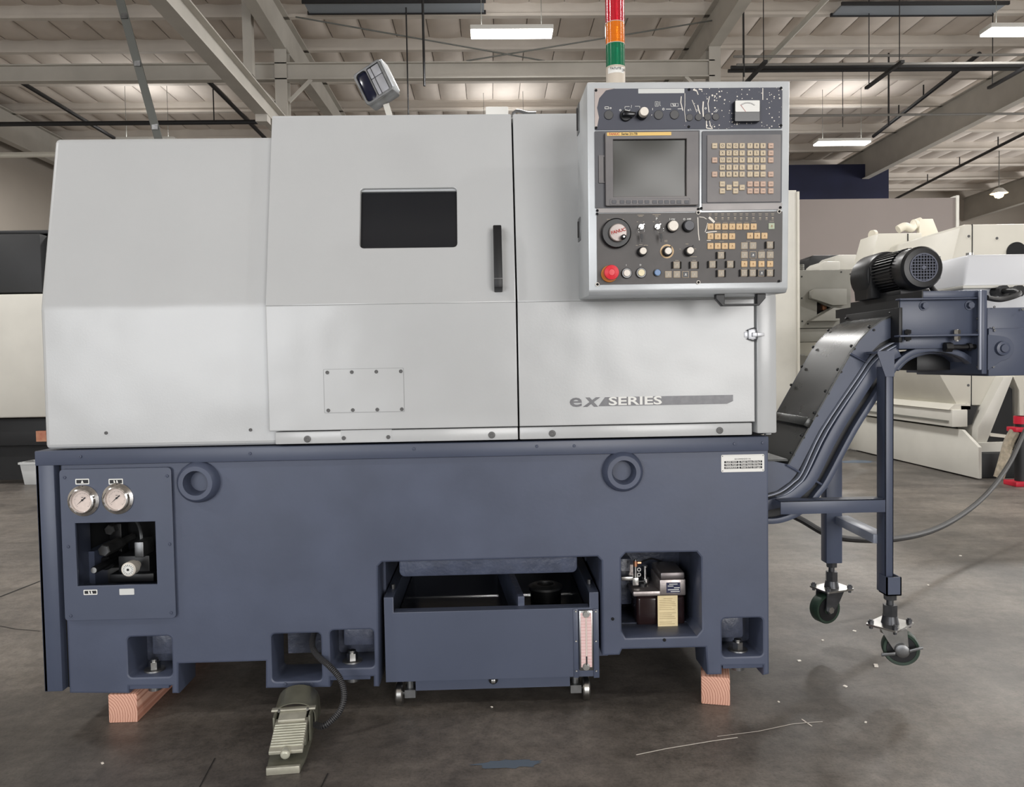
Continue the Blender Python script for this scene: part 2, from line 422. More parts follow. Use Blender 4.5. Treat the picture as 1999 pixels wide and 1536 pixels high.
PY = [9.85, 11.3, 12.72, 14.4, 16.2, 18.3, 20.15, 22.0, 23.8, 25.5]
y = 9.85-1.6
while y > YF: PY.insert(0, y); y -= 1.6
pm = MB()   # a C-shaped purlin: web, bottom flange, lip
pm.box(XL, XR, 0, .02, 7.06, 7.34).box(XL, XR, -.09, .02, 7.04, 7.062).box(XL, XR, -.09, -.08, 7.05, 7.09).box(XL, XR, -.02, .06, 7.33, ZC)
pmesh = pm.build('purlin', smooth=False)
p0 = part('purlin', pmesh, 'purlin', ceil)
p0.location.y = PY[0]
for y in PY[1:]: inst(p0, ceil, (0, y, 0))

# quilted roof lining: one sagging panel between each pair of seams and purlins
SEAM = .61
def pillow(w, l):
    nx, ny = 6, 5; vs = []; fs = []
    for j in range(ny+1):
        for i in range(nx+1):
            u, v = i/nx, j/ny
            sag = .07*(1-(2*u-1)**2)**.6*(.35+.65*(1-(2*v-1)**2)**.5) + .02
            vs.append((u*w, v*l, -sag))
    for j in range(ny):
        for i in range(nx):
            a = j*(nx+1)+i; fs.append((a, a+1, a+nx+2, a+nx+1))
    return vs, fs
def project(P):
    v = Vector(P)-CAM; z = v.dot(fwd)
    if z < .1: return None
    return CXP+FPX*v.dot(CR)/z, CYP-FPX*v.dot(CU)/z
rest = MB(); pan_src = {}; panels = []
nxp = int((XR-XL)/SEAM)
for k in range(len(PY)-1):
    y0, y1 = PY[k]+.02, PY[k+1]
    for i in range(nxp):
        x = XL+i*SEAM
        q = project((x+SEAM/2, (y0+y1)/2, 7.25))
        vis = q is not None and -60 < q[0] < 2060 and -40 < q[1] < 300 and not (1150 < q[0] < 1535 and q[1] > 165) and not (120 < q[0] < 1130 and q[1] > 265)
        panels.append((0 if vis else 1, y0, x, y1))
panels.sort()
for n, (hid, y0, x, y1) in enumerate(panels):
    if n < 300 and not hid:
        key = round(y1-y0, 2)
        if key not in pan_src:
            b = MB(); b.add(*pillow(SEAM-.012, y1-y0)); me = b.build('lining_panel', angle=60)
            o = part('lining_panel', me, 'insulation', ceil); o.location = (x, y0, 7.33); pan_src[key] = o
        else: inst(pan_src[key], ceil, (x, y0, 7.33))
    elif y0 > -4:
        vs, fs = pillow(SEAM-.012, y1-y0); rest.add([(a+x, b_+y0, c+7.33) for a, b_, c in vs], fs)
ro = part('lining_panel_field', rest.build('field', angle=60), 'insulation', ceil); ro['kind'] = 'stuff'

# portal frames: tapered rafters running into the depth, two columns and the tie beam between them
def ibeam(x, pts, w=.17, t=.012):
    """pts: (y, z_bottom, z_top)"""
    b = MB()
    for (ya, za, ta), (yb, zb, tb) in zip(pts[:-1], pts[1:]):
        b.add([(x-t/2, ya, za), (x+t/2, ya, za), (x+t/2, ya, ta), (x-t/2, ya, ta), (x-t/2, yb, zb), (x+t/2, yb, zb), (x+t/2, yb, tb), (x-t/2, yb, tb)],
              [(0, 1, 2, 3), (4, 7, 6, 5), (0, 4, 5, 1), (3, 2, 6, 7), (0, 3, 7, 4), (1, 5, 6, 2)])
        for (z0, z1) in ((za, zb), (ta, tb)):
            b.bar((x, ya, z0), (x, yb, z1), w, .02)
    return b
for x, pts in ((-10.95, [(YF, 6.35, 7.05), (YB, 6.35, 7.05)]),
               (-3.42, [(YF, 6.55, 7.05), (6, 6.55, 7.05), (10.98, 6.42, 7.05), (11.2, 6.42, 7.05), (16, 6.6, 7.05), (YB, 6.5, 7.05)]),
               (3.93, [(YF, 6.55, 7.05), (6, 6.55, 7.05), (10.98, 6.42, 7.05), (11.2, 6.42, 7.05), (16, 6.6, 7.05), (YB, 6.5, 7.05)]),
               (10.95, [(YF, 6.4, 7.05), (YB, 6.2, 7.05)]), (18.2, [(YF, 6.4, 7.05), (YB, 6.2, 7.05)])):
    part('rafter', ibeam(x, pts, .2), 'steel_paint', ceil)
for x in (-3.42, 3.93):
    c = MB().box(x-.1, x+.1, 10.98, 11.0, 0, 6.43).box(x-.1, x+.1, 11.18, 11.2, 0, 6.43).box(x-.006, x+.006, 11, 11.18, 0, 6.43)
    c.box(x-.11, x+.11, 10.97, 11.21, 6.42, 6.44).box(x-.16, x+.16, 10.92, 11.26, 0, .02)
    part('column', c, 'steel_paint', ceil)
zb0, zb1 = 5.93, 6.17
tb = MB().box(XL, 3.93, 11.04, 11.06, zb0, zb1).box(XL, 3.93, 10.98, 11.12, zb0-.02, zb0).box(XL, 3.93, 10.98, 11.12, zb1, zb1+.02)
part('tie_beam', tb, 'steel_paint', ceil)
for x, s in ((-3.42, 1), (-3.42, -1), (3.93, -1)):
    part('knee_brace', MB().bar((x+s*.12, 11.02, 5.55), (x+s*.5, 11.02, 5.92), .05, .05), 'steel_paint', ceil)
# crane rail hanging under the roof, with a splice
cx = -3.46
cb = ibeam(cx, [(4.0, 5.0, 5.3), (16.0, 5.0, 5.3)], .2)
cr = part('crane_rail', cb, 'steel_paint', ceil)
part('splice', MB().box(cx-.09, cx+.09, 9.9, 10.1, 4.88, 5.0), 'steel_paint', cr)
pz = at(487, 148, 10.2)
part('hanger_post', MB().box(pz.x-.07, pz.x+.07, 10.13, 10.27, pz.z, 7.4), 'steel_paint', ceil)
for (a, b) in (((577, 33), (1064, 119)), ((910, 119), (1390, 40))):
    part('brace_cable', MB().tube([at(*a, 11.1), at(*b, 11.1)], .012, 6), 'strut', ceil)
for (a, b, c, d, Y) in ((598, 4, 945, 26, 11.6), (1636, 8, 1950, 30, 11.6)):
    q0, q1 = atz(a, (b+d)/2, 7.0), atz(c, (b+d)/2, 7.0); ya, yb = atz((a+c)/2, b, 7.0).y, atz((a+c)/2, d, 7.0).y
    sk = part('skylight', MB().box(q0.x, q1.x, ya, yb, 7.0, 7.03), 'skylight', ceil)
    for y_ in (ya, yb): part('skylight_rim', MB().box(q0.x-.03, q1.x+.03, y_-.02, y_+.02, 6.985, 7.04), 'pipe_black', sk)

# partition and dark bay at the back right
q0, q1 = at(1500, 392, 13.0), at(1865, 392, 13.0)
pw = struct(part('wall_partition', MB().box(q0.x, q1.x, 13.0, 13.15, 0, q0.z+.02), 'partition'))
part('corner_trim', MB().box(q1.x, q1.x+.06, 12.97, 13.18, 0, q0.z+.06), 'bg_white2', pw)
q0, q1 = at(1520, 322, 20.0), at(1735, 322, 20.0)
struct(part('wall_dark_bay', MB().box(q0.x, q1.x, 20.0, 20.2, 0, q0.z), 'navy'))

# marks on the floor
def floor_strip(name, pts, w, m, z=.0012):
    P = [atz(*p, 0) for p in pts]; b = MB()
    for i in range(len(P)-1):
        d = (P[i+1]-P[i]).normalized(); n = Vector((-d.y, d.x, 0))*w/2
        b.add([P[i]-n+Vector((0, 0, z)), P[i+1]-n+Vector((0, 0, z)), P[i+1]+n+Vector((0, 0, z)), P[i]+n+Vector((0, 0, z))], [(0, 1, 2, 3)])
    return part(name, b.build(name, smooth=False), m, floor)
def floor_blob(name, px, py, rx, ry, m):
    c = atz(px, py, 0); b = MB(); n = 26; vs = [(c.x, c.y, .001)]
    for i in range(n):
        t = 2*math.pi*i/n; k = 1+.25*random.uniform(-1, 1); vs.append((c.x+rx*k*math.cos(t), c.y+ry*k*math.sin(t), .001))
    b.add(vs, [(0, i+1, (i+1) % n+1) for i in range(n)]); return part(name, b.build(name, smooth=False), m, floor)
floor_blob('paint_mark', 995, 1491, .095, .022, 'blue_mark')
floor_blob('paint_mark', 1670, 901, .19, .11, 'blue_mark')
floor_strip('floor_joint', [(-40, 1180), (0, 1165), (95, 1128)], .012, 'crack')
floor_strip('crack', [(0, 1222), (30, 1228), (78, 1232)], .004, 'crack')
floor_strip('crack', [(420, 1480), (390, 1536), (380, 1560)], .003, 'crack')
floor_strip('crack', [(640, 1510), (625, 1540)], .003, 'crack')
floor_strip('scratch_mark', [(1242, 1474), (1300, 1462), (1390, 1447), (1440, 1440)], .004, 'paint_white')
floor_strip('scratch_mark', [(1400, 1438), (1480, 1428), (1550, 1413), (1606, 1409)], .0025, 'paint_white')
floor_strip('scratch_mark', [(1565, 1404), (1585, 1418)], .004, 'paint_white')
bit = MB().box(-.006, .006, -.004, .004, 0, .003).build('floor_debris')
b0 = None
for (px, py, s) in ((1710, 1300, 1.6), (1668, 1232, 1), (1606, 1250, .8), (1812, 1142, .8), (1560, 1290, 1), (1650, 1340, 1), (200, 1490, .7), (305, 1255, .8), (1875, 1085, 1), (1690, 1410, .7), (960, 1380, .6), (1520, 1370, .6)):
    c = atz(px, py, 0)
    o = part('floor_debris', bit, 'paint_white' if s != 1 else 'crack', floor, local=True) if b0 is None else inst(b0, floor, (0, 0, 0))
    b0 = b0 or o; o.location = c; o.rotation_euler.z = random.uniform(0, 3); o.scale = (s, s, s)

# lamps
def ceiling_light(x, y, label, grp):
    t = thing('ceiling_light', label, 'lamp', (x, y, 6.0), grp)
    part('housing', MB().box(-.62, .62, -.15, .15, .03, .1).build(bevel=.01), 'lamp_body', t, local=True)
    part('diffuser', MB().box(-.61, .61, -.145, .145, 0, .03).build(bevel=.008), 'lamp_glow', t, local=True)
    for s in (-.45, .45): part('hanger_wire', MB().cyl((s, 0, .1), (s, 0, 1.35), .005, n=6), 'strut', t, local=True)
    l = area('lamp_light', (x, y, 5.99), (0, 0, 0), 1.2, .28, LAMP_POWER, (1.0, .985, .965)); l.parent = t; l.location = (0, 0, -.02)
    l = area('ceiling_fill', (x, y, 6.1), (rad(180), 0, 0), 1.2, .2, CEILING_FILL, (1.0, .985, .965)); l.parent = t; l.location = (0, 0, .13)  # fill light added above each fixture to brighten the ceiling
    return t
LL = ['long glowing LED ceiling light hanging above the spindle lathe door', 'long glowing LED ceiling light beside the bluish roof skylight', 'long glowing LED ceiling light in front of the dark blue bay',
      'long glowing LED ceiling light behind the dark sloping strut']
for i, (x, y) in enumerate(LAMPS):
    if i < 4: ceiling_light(x, y, LL[i], None)
    else: ceiling_light(x, y, 'long LED ceiling light out of view over the hall', 'ceiling lights out of view')
q = at(1950, 381, 21.0)
t = thing('high_bay_lamp', 'small warm high bay lamp glaring at the far end of the hall', 'lamp', (q.x, q.y, q.z))
part('bulb', MB().rev([(.02, .1), (.1, .06), (.13, 0), (.1, -.06), (.02, -.09)], (0, 0, 0), (0, 0, 1), 16), 'warm_glow', t, local=True)
part('reflector', MB().rev([(.05, .2), (.1, .18), (.24, .05), (.25, .05), (.11, .2), (.05, .22)], (0, 0, 0), (0, 0, 1), 20), 'lamp_body', t, local=True)
part('stem', MB().cyl((0, 0, .2), (0, 0, 7.4-q.z), .012, n=8), 'strut', t, local=True)

# pipes, rods and struts under the roof
def pipe(name, pts, r, m, label, cat='pipe', grp=None, n=8):
    return tag(part(name, MB().tube(pts, r, n).build(name), m), label, cat, grp)
q = at(270, 240, 13.2)
pipe('sprinkler_pipe', [(XL+.02, 13.2, q.z), (2.0, 13.2, q.z)], .045, 'pipe_black', 'black sprinkler main running level behind the spindle cover')
for (a, b, lb) in (((45, 150), (207, 270), 'black branch pipe nearest the left wall running into the depth'), ((405, 147), (510, 270), 'black branch pipe next to the crane rail running into the depth')):
    pa, pb = atz(*a, 6.2), atz(*b, 6.2); x = (pa.x+pb.x)/2
    pipe('sprinkler_pipe', [(x, pa.y-.3, 6.2), (x, pb.y+2, 6.2)], .04, 'pipe_black', lb)
q = at(50, 302, 13.6)
pipe('wall_rail', [(XL+.02, 13.6, q.z), (-6, 13.6, q.z)], .055, 'bg_white', 'white level rail in front of the left wall', 'rail')
t = thing('steel_strut', 'dark grey steel angle strut hanging at a slant behind the spindle cover', 'strut', at(250, -40, 8.0))
pa, pb = at(232, -10, 8.0), at(315, 290, 8.6)
pa = pa + (pa-pb)*.5
part('angle_bar', MB().bar(pa, pb, .10, .02, up=(0, 1, 0)).bar(pa+Vector((-.05, .04, 0)), pb+Vector((-.05, .04, 0)), .02, .08, up=(0, 1, 0)), 'strut', t)
for f in (.42, .62, .9):
    c = pa.lerp(pb, f); part('clamp', MB().box(c.x-.04, c.x+.04, c.y-.02, c.y-.012, c.z-.04, c.z+.04), 'steel_dull', t)
q = at(1500, 126, 10.6)
for (py, r, m, lb) in ((110, .022, 'pipe_grey', 'thin grey conduit, topmost of the pipe run beside the column'), (126, .022, 'pipe_grey', 'grey conduit in the middle of the pipe run beside the column'),
                       (131, .03, 'pipe_black', 'dark pipe, second from below in the run beside the column'), (138, .03, 'pipe_black', 'dark pipe lowest of the run beside the column')):
    Yp = {110: 10.5, 126: 10.35, 131: 10.65, 138: 10.8}[py]; a = at(1500, py, Yp)
    pipe('conduit', [(4.1, Yp, a.z), (14.5, Yp, a.z)], r, m, lb)
for (px, n) in ((1470, 0), (1725, 1), (1975, 2)):
    a = at(px, 139, 10.6); t = thing('pipe_hanger', ['dark channel hanger holding the pipe run nearest the column', 'dark channel hanger holding the pipe run above the partition', 'dark channel hanger at the far end of the pipe run'][n], 'hanger', (a.x, a.y, a.z))
    part('channel', MB().box(a.x-.03, a.x+.03, 10.0, 11.2, a.z-.09, a.z-.045), 'pipe_black', t)
    for y in (10.1, 11.1): part('rod', MB().cyl((a.x, y, a.z-.05), (a.x, y, 7.4), .008, n=6), 'pipe_black', t)
a, b = at(1640, -20, 8.6), at(1476, 160, 12.0)
pipe('gas_pipe', [(a.x, a.y, 6.3), (a.x-.1, 14.5, 6.3)], .045, 'bg_white2', 'cream pipe crossing under the roof behind the control pendant')
for (a, b, lb) in (((1912, 105), (1705, 266), 'black sprinkler branch above the partition wall'), ((2020, 250), (1748, 388), 'black sprinkler branch beyond the wide rafter')):
    pa, pb = atz(*a, 6.35), atz(*b, 6.35)
    o = pipe('sprinkler_pipe', [pa, pb], .04, 'pipe_black', lb)
    for f in (.2, .45, .7): part('sprinkler_head', MB().cyl(pa.lerp(pb, f), pa.lerp(pb, f)+Vector((0, 0, .25)), .015, n=6), 'pipe_black', o)
q = at(1750, 224, 13.4)
pipe('conduit', [(4.2, 13.4, q.z), (20, 13.4, q.z)], .025, 'pipe_grey', 'thin grey conduit crossing just above the lit bay lamp')
for (px, y0, y1, Y, r, lb) in ((825, 0, 168, 10.3, .02, 'dark vertical pipe drop above the work light'), (793, 30, 232, 10.8, .012, 'thin vertical rod above the tilted work light'),
                               (1452, 38, 150, 10.2, .01, 'thin vertical rod hanging beside the right column'), (1735, 0, 245, 13.5, .018, 'long vertical conduit drop beside the pipe hanger'),
                               (1645, 150, 248, 14.0, .008, 'thin cable drop over the long lamp'), (415, 145, 235, 13.1, .012, 'thin rod holding the black sprinkler main'), (1952, 145, 222, 14.8, .008, 'thin wire hanging over the wide rafter')):
    a, b = at(px, y0, Y), at(px+2, y1, Y)
    pipe('hanging_rod', [(a.x, Y, 7.4), (a.x, Y, b.z)], r, 'pipe_black', lb, 'rod')

# ================================================================== the lathe
lathe = thing('cnc_lathe', 'grey and slate-blue turning lathe with a dark door window, raised on timber blocks', 'machine', (-.25, .5, .09))
CX0, CX1 = -1.291, .850
base_px = [(252, 1354), (252, 1340), (335, 1339), (335, 1354), (349, 1354), (349, 1296), (518, 1291), (518, 1344), (645, 1342), (645, 1323), (729, 1321), (729, 1341), (740, 1341),
           (738, 1106), (746, 1098), (1166, 1087), (1174, 1095), (1176, 1280), (1210, 1279), (1215, 1268), (1377, 1264), (1381, 1318), (1410, 1317), (1410, 1300), (1490, 1299), (1490, 1319)]
outer = [(CX0, .096)] + FR.poly(base_px) + [(CX1, .093), (CX1, .80), (CX0, .80)]
def hole(a, b, c, d, r): return rr(*FR.rect(a, b, c, d), r)
lub = FR.poly([(1222, 1245), (1360, 1241), (1370, 1229), (1368, 1088), (1360, 1078), (1222, 1080), (1213, 1090), (1214, 1232)])
holes = [hole(250, 1243, 335, 1321, .012), hole(531, 1237, 627, 1329, .012), hole(645, 1230, 730, 1303, .012), hole(1410, 1207, 1489, 1281, .012), lub, hole(132, 1000, 336, 1160, .01)] + [circ(*FR.p(a_, b_, -.03), .036, 28) for a_, b_ in ((382, 943), (1218, 922))]
m = MB().mesh(plate(outer, holes, 0, .14, .006))
# the rest of the casting behind the front wall
m.box(-.93, CX1, .135, 1.2, .50, .80).box(CX0, -.9, .42, 1.2, .40, .80).box(CX0, -.9, .12, .45, .765, .80)
m.box(CX0+.25, -.36, .42, 1.2, .16, .5).box(CX0, CX0+.03, .12, 1.2, .12, .5).box(.70, CX1, .2, 1.2, .12, .5).box(.33, .72, .42, 1.2, .16, .5)
m.box(-.375, -.345, .12, 1.1, .12, .5).box(.335, .365, .12, 1.1, .12, .5)
casting = part('base_casting', smooth(m.build('base', smooth=False)), 'slate', lathe)
# pockets: rough cast back walls, shelves' inner blocks and floors
for (a, b, c, d, y0, y1) in ((250, 1243, 335, 1321, .13, .2), (645, 1230, 730, 1303, .13, .2), (1410, 1207, 1489, 1281, .13, .2), (531, 1237, 627, 1329, .26, .3)):
    r = FR.rect(a, b, c, d); part('pocket_wall', MB().box(r[0]-.02, r[2]+.02, y0, y1, r[1]-.01, r[3]+.03), 'cast_inner', casting)
for (a, b, c, d, y0) in ((282, 1244, 334, 1290, .05), (664, 1231, 727, 1272, .05), (1410, 1209, 1462, 1257, .05), (572, 1236, 606, 1276, .17)):
    r = FR.rect(a, b, c, d); part('pocket_block', MB().box(r[0], r[2], y0, .2, r[1], r[3]+.005).build(bevel=.008), 'cast_inner', casting)
r = FR.rect(1213, 1079, 1369, 1244)
part('niche_lining', MB().box(r[0]-.03, r[2]+.03, .30, .34, r[1]-.01, r[3]+.01).box(r[2]+.005, r[2]+.03, .13, .3, r[1], r[3]).box(r[0]-.03, r[0]-.005, .13, .3, r[1], r[3]).box(r[0]-.03, r[2]+.03, .13, .3, r[1]-.02, r[1]+.004).box(r[0]-.03, r[2]+.03, .13, .3, r[3], r[3]+.02), 'cast_inner', casting)
r = FR.rect(1213, 1090, 1238, 1180, .2)
part('niche_rib', MB().box(r[0]-.02, r[0]+.035, .2, .3, r[1], r[3]).build(bevel=.006), 'cast_inner', casting)
r = FR.rect(120, 985, 345, 1175)
part('hydraulic_bay_lining', MB().box(r[0], r[2], .36, .4, r[1], r[3]).box(r[0]-.01, r[0], .13, .4, r[1], r[3]).box(r[2], r[2]+.01, .13, .4, r[1], r[3]).box(r[0], r[2], .13, .4, r[1]-.01, r[1]), 'seam', casting)
# chip chute lip over the tank
r = FR.rect(779, 1088, 1127, 1122, .06)
part('chute_lip', MB().prism(rr(r[0], r[1], r[2], r[3]+.06, .018), 'y', .06, .7).build(bevel=.005), 'slate_rough', casting)
# lifting bosses
for px, py, dx in ((382, 943, .5), (1218, 922, -.6)):
    x, z = FR.p(px, py, -.03)
    b = part('lifting_boss', MB().rev([(.064, .03), (.060, 0), (.052, -.012), (.050, -.014), (.037, -.014), (.030, .02), (.0285, .06), (0, .061)], (x, -.02, z), (0, 1, 0), 36), 'slate', lathe)
    part('boss_bore', MB().rev([(.0088, -.003), (.0088, 0), (0, 0)], (x+dx*.018, .037, z+.008), (0, 1, 0), 16), 'black', b)
# rail and side post
part('base_rail', MB().box(-1.357, .846, -.014, .10, .791, .835).build(bevel=.003), 'slate_sheet', lathe)
post = part('side_post', MB().box(-1.357, -1.303, -.012, .05, .108, .80).box(-1.357, -1.345, -.012, 1.2, .108, .83).build(bevel=.003), 'slate_sheet', lathe)
part('shadow_gap', MB().box(-1.303, -1.288, .02, .04, .108, .79), 'seam', lathe)
hexm = None
def screw_at(px, py, Y, parent, r=.0042, m='black', name='screw', frame=FR, depth=.003):
    x, z = frame.p(px, py, Y)
    me = SCREW.get((r, depth))
    if me is None:
        me = MB().rev([(r, 0), (r, -depth*.6), (r*.8, -depth), (r*.45, -depth), (r*.4, -depth*.4), (0, -depth*.4)], (0, 0, 0), (0, 1, 0), 12).build(name); SCREW[(r, depth)] = me
    key = (id(me), m)
    if key not in SCREW: c = me.copy(); c.materials.append(MATS[m]); SCREW[key] = c
    o = bpy.data.objects.new(name, SCREW[key]); col.objects.link(o); o.parent = parent
    W = frame.M @ Matrix.Translation((x, Y, z)); o.matrix_local = WM[parent].inverted() @ W; WM[o] = W
    return o
SCREW = {}
for px, py in ((157, 891), (488, 885), (808, 876), (1048, 871), (1121, 870), (1434, 866), (1489, 864)): screw_at(px, py, -.014, lathe, .0048, 'slate_rough')
for px, py in ((1196, 1208), (1297, 1249)): screw_at(px, py, -.001, lathe, .005, 'seam')
# levelling screws
for i, (px, py) in enumerate(((302, 1303), (688, 1286), (1440, 1270))):
    x, z = FR.p(px, py, .055); zs = {0: 1320, 1: 1303, 2: 1281}[i]; z0 = FR.p(px, zs, .03)[1]
    b = part('levelling_screw', MB().cyl((x, .055, z0), (x, .055, z0+.046), .0115, n=12).cyl((x, .055, z0+.016), (x, .055, z0+.038), .017, n=6).build(), 'steel', lathe)
    part('lock_nut', MB().cyl((x, .055, z0+.001), (x, .055, z0+.016), .031, n=24).build(bevel=.002), 'steel_dull', b)
    part('shelf', MB().box(x-.063, x+.063, .004, .14, z0-.028, z0).build(bevel=.002), 'slate', casting)
    part('foot_stud', MB().cyl((x, .055, z0-.05), (x, .055, z0-.028), .02, n=14), 'steel_dull', b)
for px, py in ((557, 1335), (609, 1335)): screw_at(px, py, -.001, lathe, .005, 'slate_rough')

# ---------------------------------------------------------------- gauge panel
gp = FR.poly([(128, 915), (333, 911), (342, 920), (343, 1200), (335, 1206), (140, 1209), (131, 1201), (119, 924)])
x0 = FR.p(125, 1060)[0]; x1 = FR.p(342, 1060)[0]; z1 = FR.p(230, 913)[1]; z0 = FR.p(238, 1207)[1]
cut = FR.rect(153, 1018, 308, 1140)
gpan = part('gauge_panel', smooth(plate(rr(x0, z0, x1, z1, .012), [[(cut[0], cut[1]), (cut[2], cut[1]), (cut[2], cut[3]), (cut[0], cut[3])]], -.012, .01, .0015)), 'slate_sheet', lathe)
for px, py in ((126, 932), (326, 929), (133, 1067), (331, 1062), (138, 1202), (334, 1196)): screw_at(px, py, -.012, gpan, .005, 'slate_rough')
def gauge(px, py):
    x, z = FR.p(px, py, -.02)
    g = part('pressure_gauge', MB().rev([(.0465, 0), (.0465, -.004), (.038, -.007), (.0375, -.020), (.034, -.022), (.032, -.019), (.032, -.006), (0, -.006)], (x, -.012, z), (0, 1, 0), 40), 'chrome', lathe)
    part('dial', MB().rev([(.0318, 0), (.0318, -.002), (0, -.002)], (x, -.018, z), (0, 1, 0), 32), 'dial', g)
    a = rad(220); d = Vector((math.cos(a), 0, math.sin(a))); n = Vector((-d.z, 0, d.x)); c = Vector((x, -.0212, z+.003))
    part('needle', MB().add([c-d*.012+n*.002, c-d*.012-n*.002, c+d*.024], [(0, 1, 2)]).rev([(.003, 0), (.003, -.001), (0, -.001)], c, (0, 1, 0), 10), 'black_print', g)
    tk = MB()
    for k in range(28):
        t = rad(-45+270*k/27); e = Vector((math.cos(t), 0, math.sin(t))); r_ = .0225 if k % 3 else .021
        tk.bar(Vector((x, -.0203, z))+e*r_, Vector((x, -.0203, z))+e*.025, .0006, .0004, up=(0, 1, 0))
    tk.box(x-.003, x+.003, -.0206, -.020, z+.0105, z+.012)
    part('dial_marks', tk, 'black_print', g)
    for k in (90, 210, 330):
        t = rad(k); part('flange_hole', MB().rev([(.0026, 0), (.0026, -.0008), (0, -.0008)], (x+.043*math.cos(t), -.0165, z+.043*math.sin(t)), (0, 1, 0), 8), 'black', g)
gauge(161, 978); gauge(228, 974)
def sticker(a, b, c, d, Y, bg, parent, th=.0008, r=.002, name='sticker', frame=FR):
    q = frame.rect(a, b, c, d, Y)
    me = plate(rr(*q, r), [], Y, th)
    if frame is not FR: me.transform(frame.M)
    return part(name, me, bg, parent), q
def marks(q, Y, parent, m, kind):
    cx_, cz = (q[0]+q[2])/2, (q[1]+q[3])/2
    b = MB()
    if kind == 'chuck':
        for s in (-1, 1):
            b.add([(cx_+s*.004-.002, Y, cz-.004), (cx_+s*.004+.003, Y, cz-.004), (cx_+s*.004+.0005, Y, cz+.004), (cx_+s*.004-.0025, Y, cz+.004)], [(0, 1, 2, 3)])
    else: b.add([(cx_-.004, Y, cz-.004), (cx_+.004, Y, cz-.004), (cx_, Y, cz+.005)], [(0, 1, 2)])
    part('pictogram', b.build(smooth=False), m, parent)
for (a, b, c, d, k) in ((147, 934.5, 174, 945.5, 'drop'), (212, 934.5, 240, 945.5, 'chuck'), (163, 1151, 190, 1161, 'chuck')):
    s, q = sticker(a, b, c, d, -.0132, 'white_print', gpan, name='gauge_label'); s2, q2 = sticker(a+2, b+2, c-2, d-2, -.0138, 'black_print', gpan, r=.0008, th=.0004, name='gauge_label_field'); marks(q2, -.0141, gpan, 'white_print', k)
sticker(233, 1149, 262, 1161, -.0132, 'tape', gpan, name='worn_label')
# hydraulic unit seen through the window
def knob(px, py, Y, r, l, m, n=20, name='valve_knob', face=None):
    x, z = FR.p(px, py, Y); o = part(name, MB().rev([(r*.6, l), (r*.6, l*.6), (r, l*.55), (r, .003), (r*.85, 0), (0, 0)], (x, Y, z), (0, 1, 0), n), m, lathe)
    if face: part('knob_face', MB().rev([(r*.8, 0), (r*.8, -.001), (0, -.001)], (x, Y, z), (0, 1, 0), n), face, o)
    return o
knob(202, 1075, .10, .020, .2, 'steel_dull', 6); knob(183, 1113, .04, .011, .2, 'black', face='steel'); knob(205, 1100, .16, .022, .15, 'black')
k = knob(250, 1112, .04, .022, .06, 'knob_white', 32, face='white_print')
x, z = FR.p(250, 1112, .04)
dm = MB()
for i in range(16):
    t = rad(i*22.5); e = Vector((math.cos(t), 0, math.sin(t))); dm.bar(Vector((x, .0385, z))+e*.011, Vector((x, .0385, z))+e*.016, .0012, .0004, up=(0, 1, 0))
dm.cyl((x, .0385, z), (x, .038, z), .004, n=12)
part('knob_marks', dm, 'black_print', k)
knob(213, 1035, .22, .018, .1, 'steel_dull', 6)
def blk(a, b, c, d, y0, y1, m='black', name='valve_block'):
    r = FR.rect(a, b, c, d, y0); return part(name, MB().box(r[0], r[2], y0, y1, r[1], r[3]).build(bevel=.003), m, lathe)
blk(262, 1058, 280, 1088, .12, .2, 'steel_dull'); blk(231, 1085, 292, 1125, .13, .26); blk(214, 1022, 238, 1120, .25, .3); blk(200, 1108, 240, 1140, .2, .3, 'steel_dull'); blk(214, 1120, 300, 1136, .1, .3, name='valve_base')
xa, za = FR.p(252, 1018, .2); xb, zb = FR.p(282, 1060, .2)
part('hydraulic_line', MB().tube([(xa, .22, za+.02), (xa+.03, .2, za-.01), (xb, .18, zb+.03), (xb, .18, zb-.01)], .006, 8, 6), 'steel_dull', lathe)
wm = MB(); r = FR.rect(181, 1018, 206, 1112, .3)
for i in range(22):
    for j in range(6):
        wm.box(r[0]+j*.0075+(i % 2)*.0035, r[0]+j*.0075+(i % 2)*.0035+.003, .299, .3, r[1]+i*.0075, r[1]+i*.0075+.003)
o = part('wire_mesh_guard', wm.build(smooth=False), 'steel_dull', lathe); o['kind'] = 'stuff'

# ---------------------------------------------------------------- sheet metal covers
TILT = -math.atan2(.13, .592); YD = -.035; ZCR = 1.253; SL = .606
FS = Frame((0, YD, ZCR), TILT)            # slanted upper plane of door and right cover
FD = FR
cov = MB().prism([(0, .838), (0, 1.258), (.118, 1.79), (.95, 1.79), (.95, .838)], 'x', -1.333, -.63)
spind = part('spindle_cover', cov.build(bevel=.014, seg=3, angle=10), 'cover', lathe)
for px, py in ((207, 845), (489, 839)): screw_at(px, py, -.001, spind, .005, 'plug')
part('enclosure', MB().prism([(.02, .838), (.02, ZCR), (.15, 1.83), (1.05, 1.83), (1.05, .838)], 'x', -.64, .84).build(), 'seam', lathe)  # coloured near black so the gaps between the covers look shaded
part('roof_panel', MB().box(-.658, .86, .13, 1.06, 1.828, 1.846).build(bevel=.003), 'cover', lathe)
part('end_panel', MB().prism([(.0, .838), (.0, ZCR), (.13, 1.84), (1.05, 1.84), (1.05, .838)], 'x', .842, .86).build(bevel=.003), 'cover', lathe)
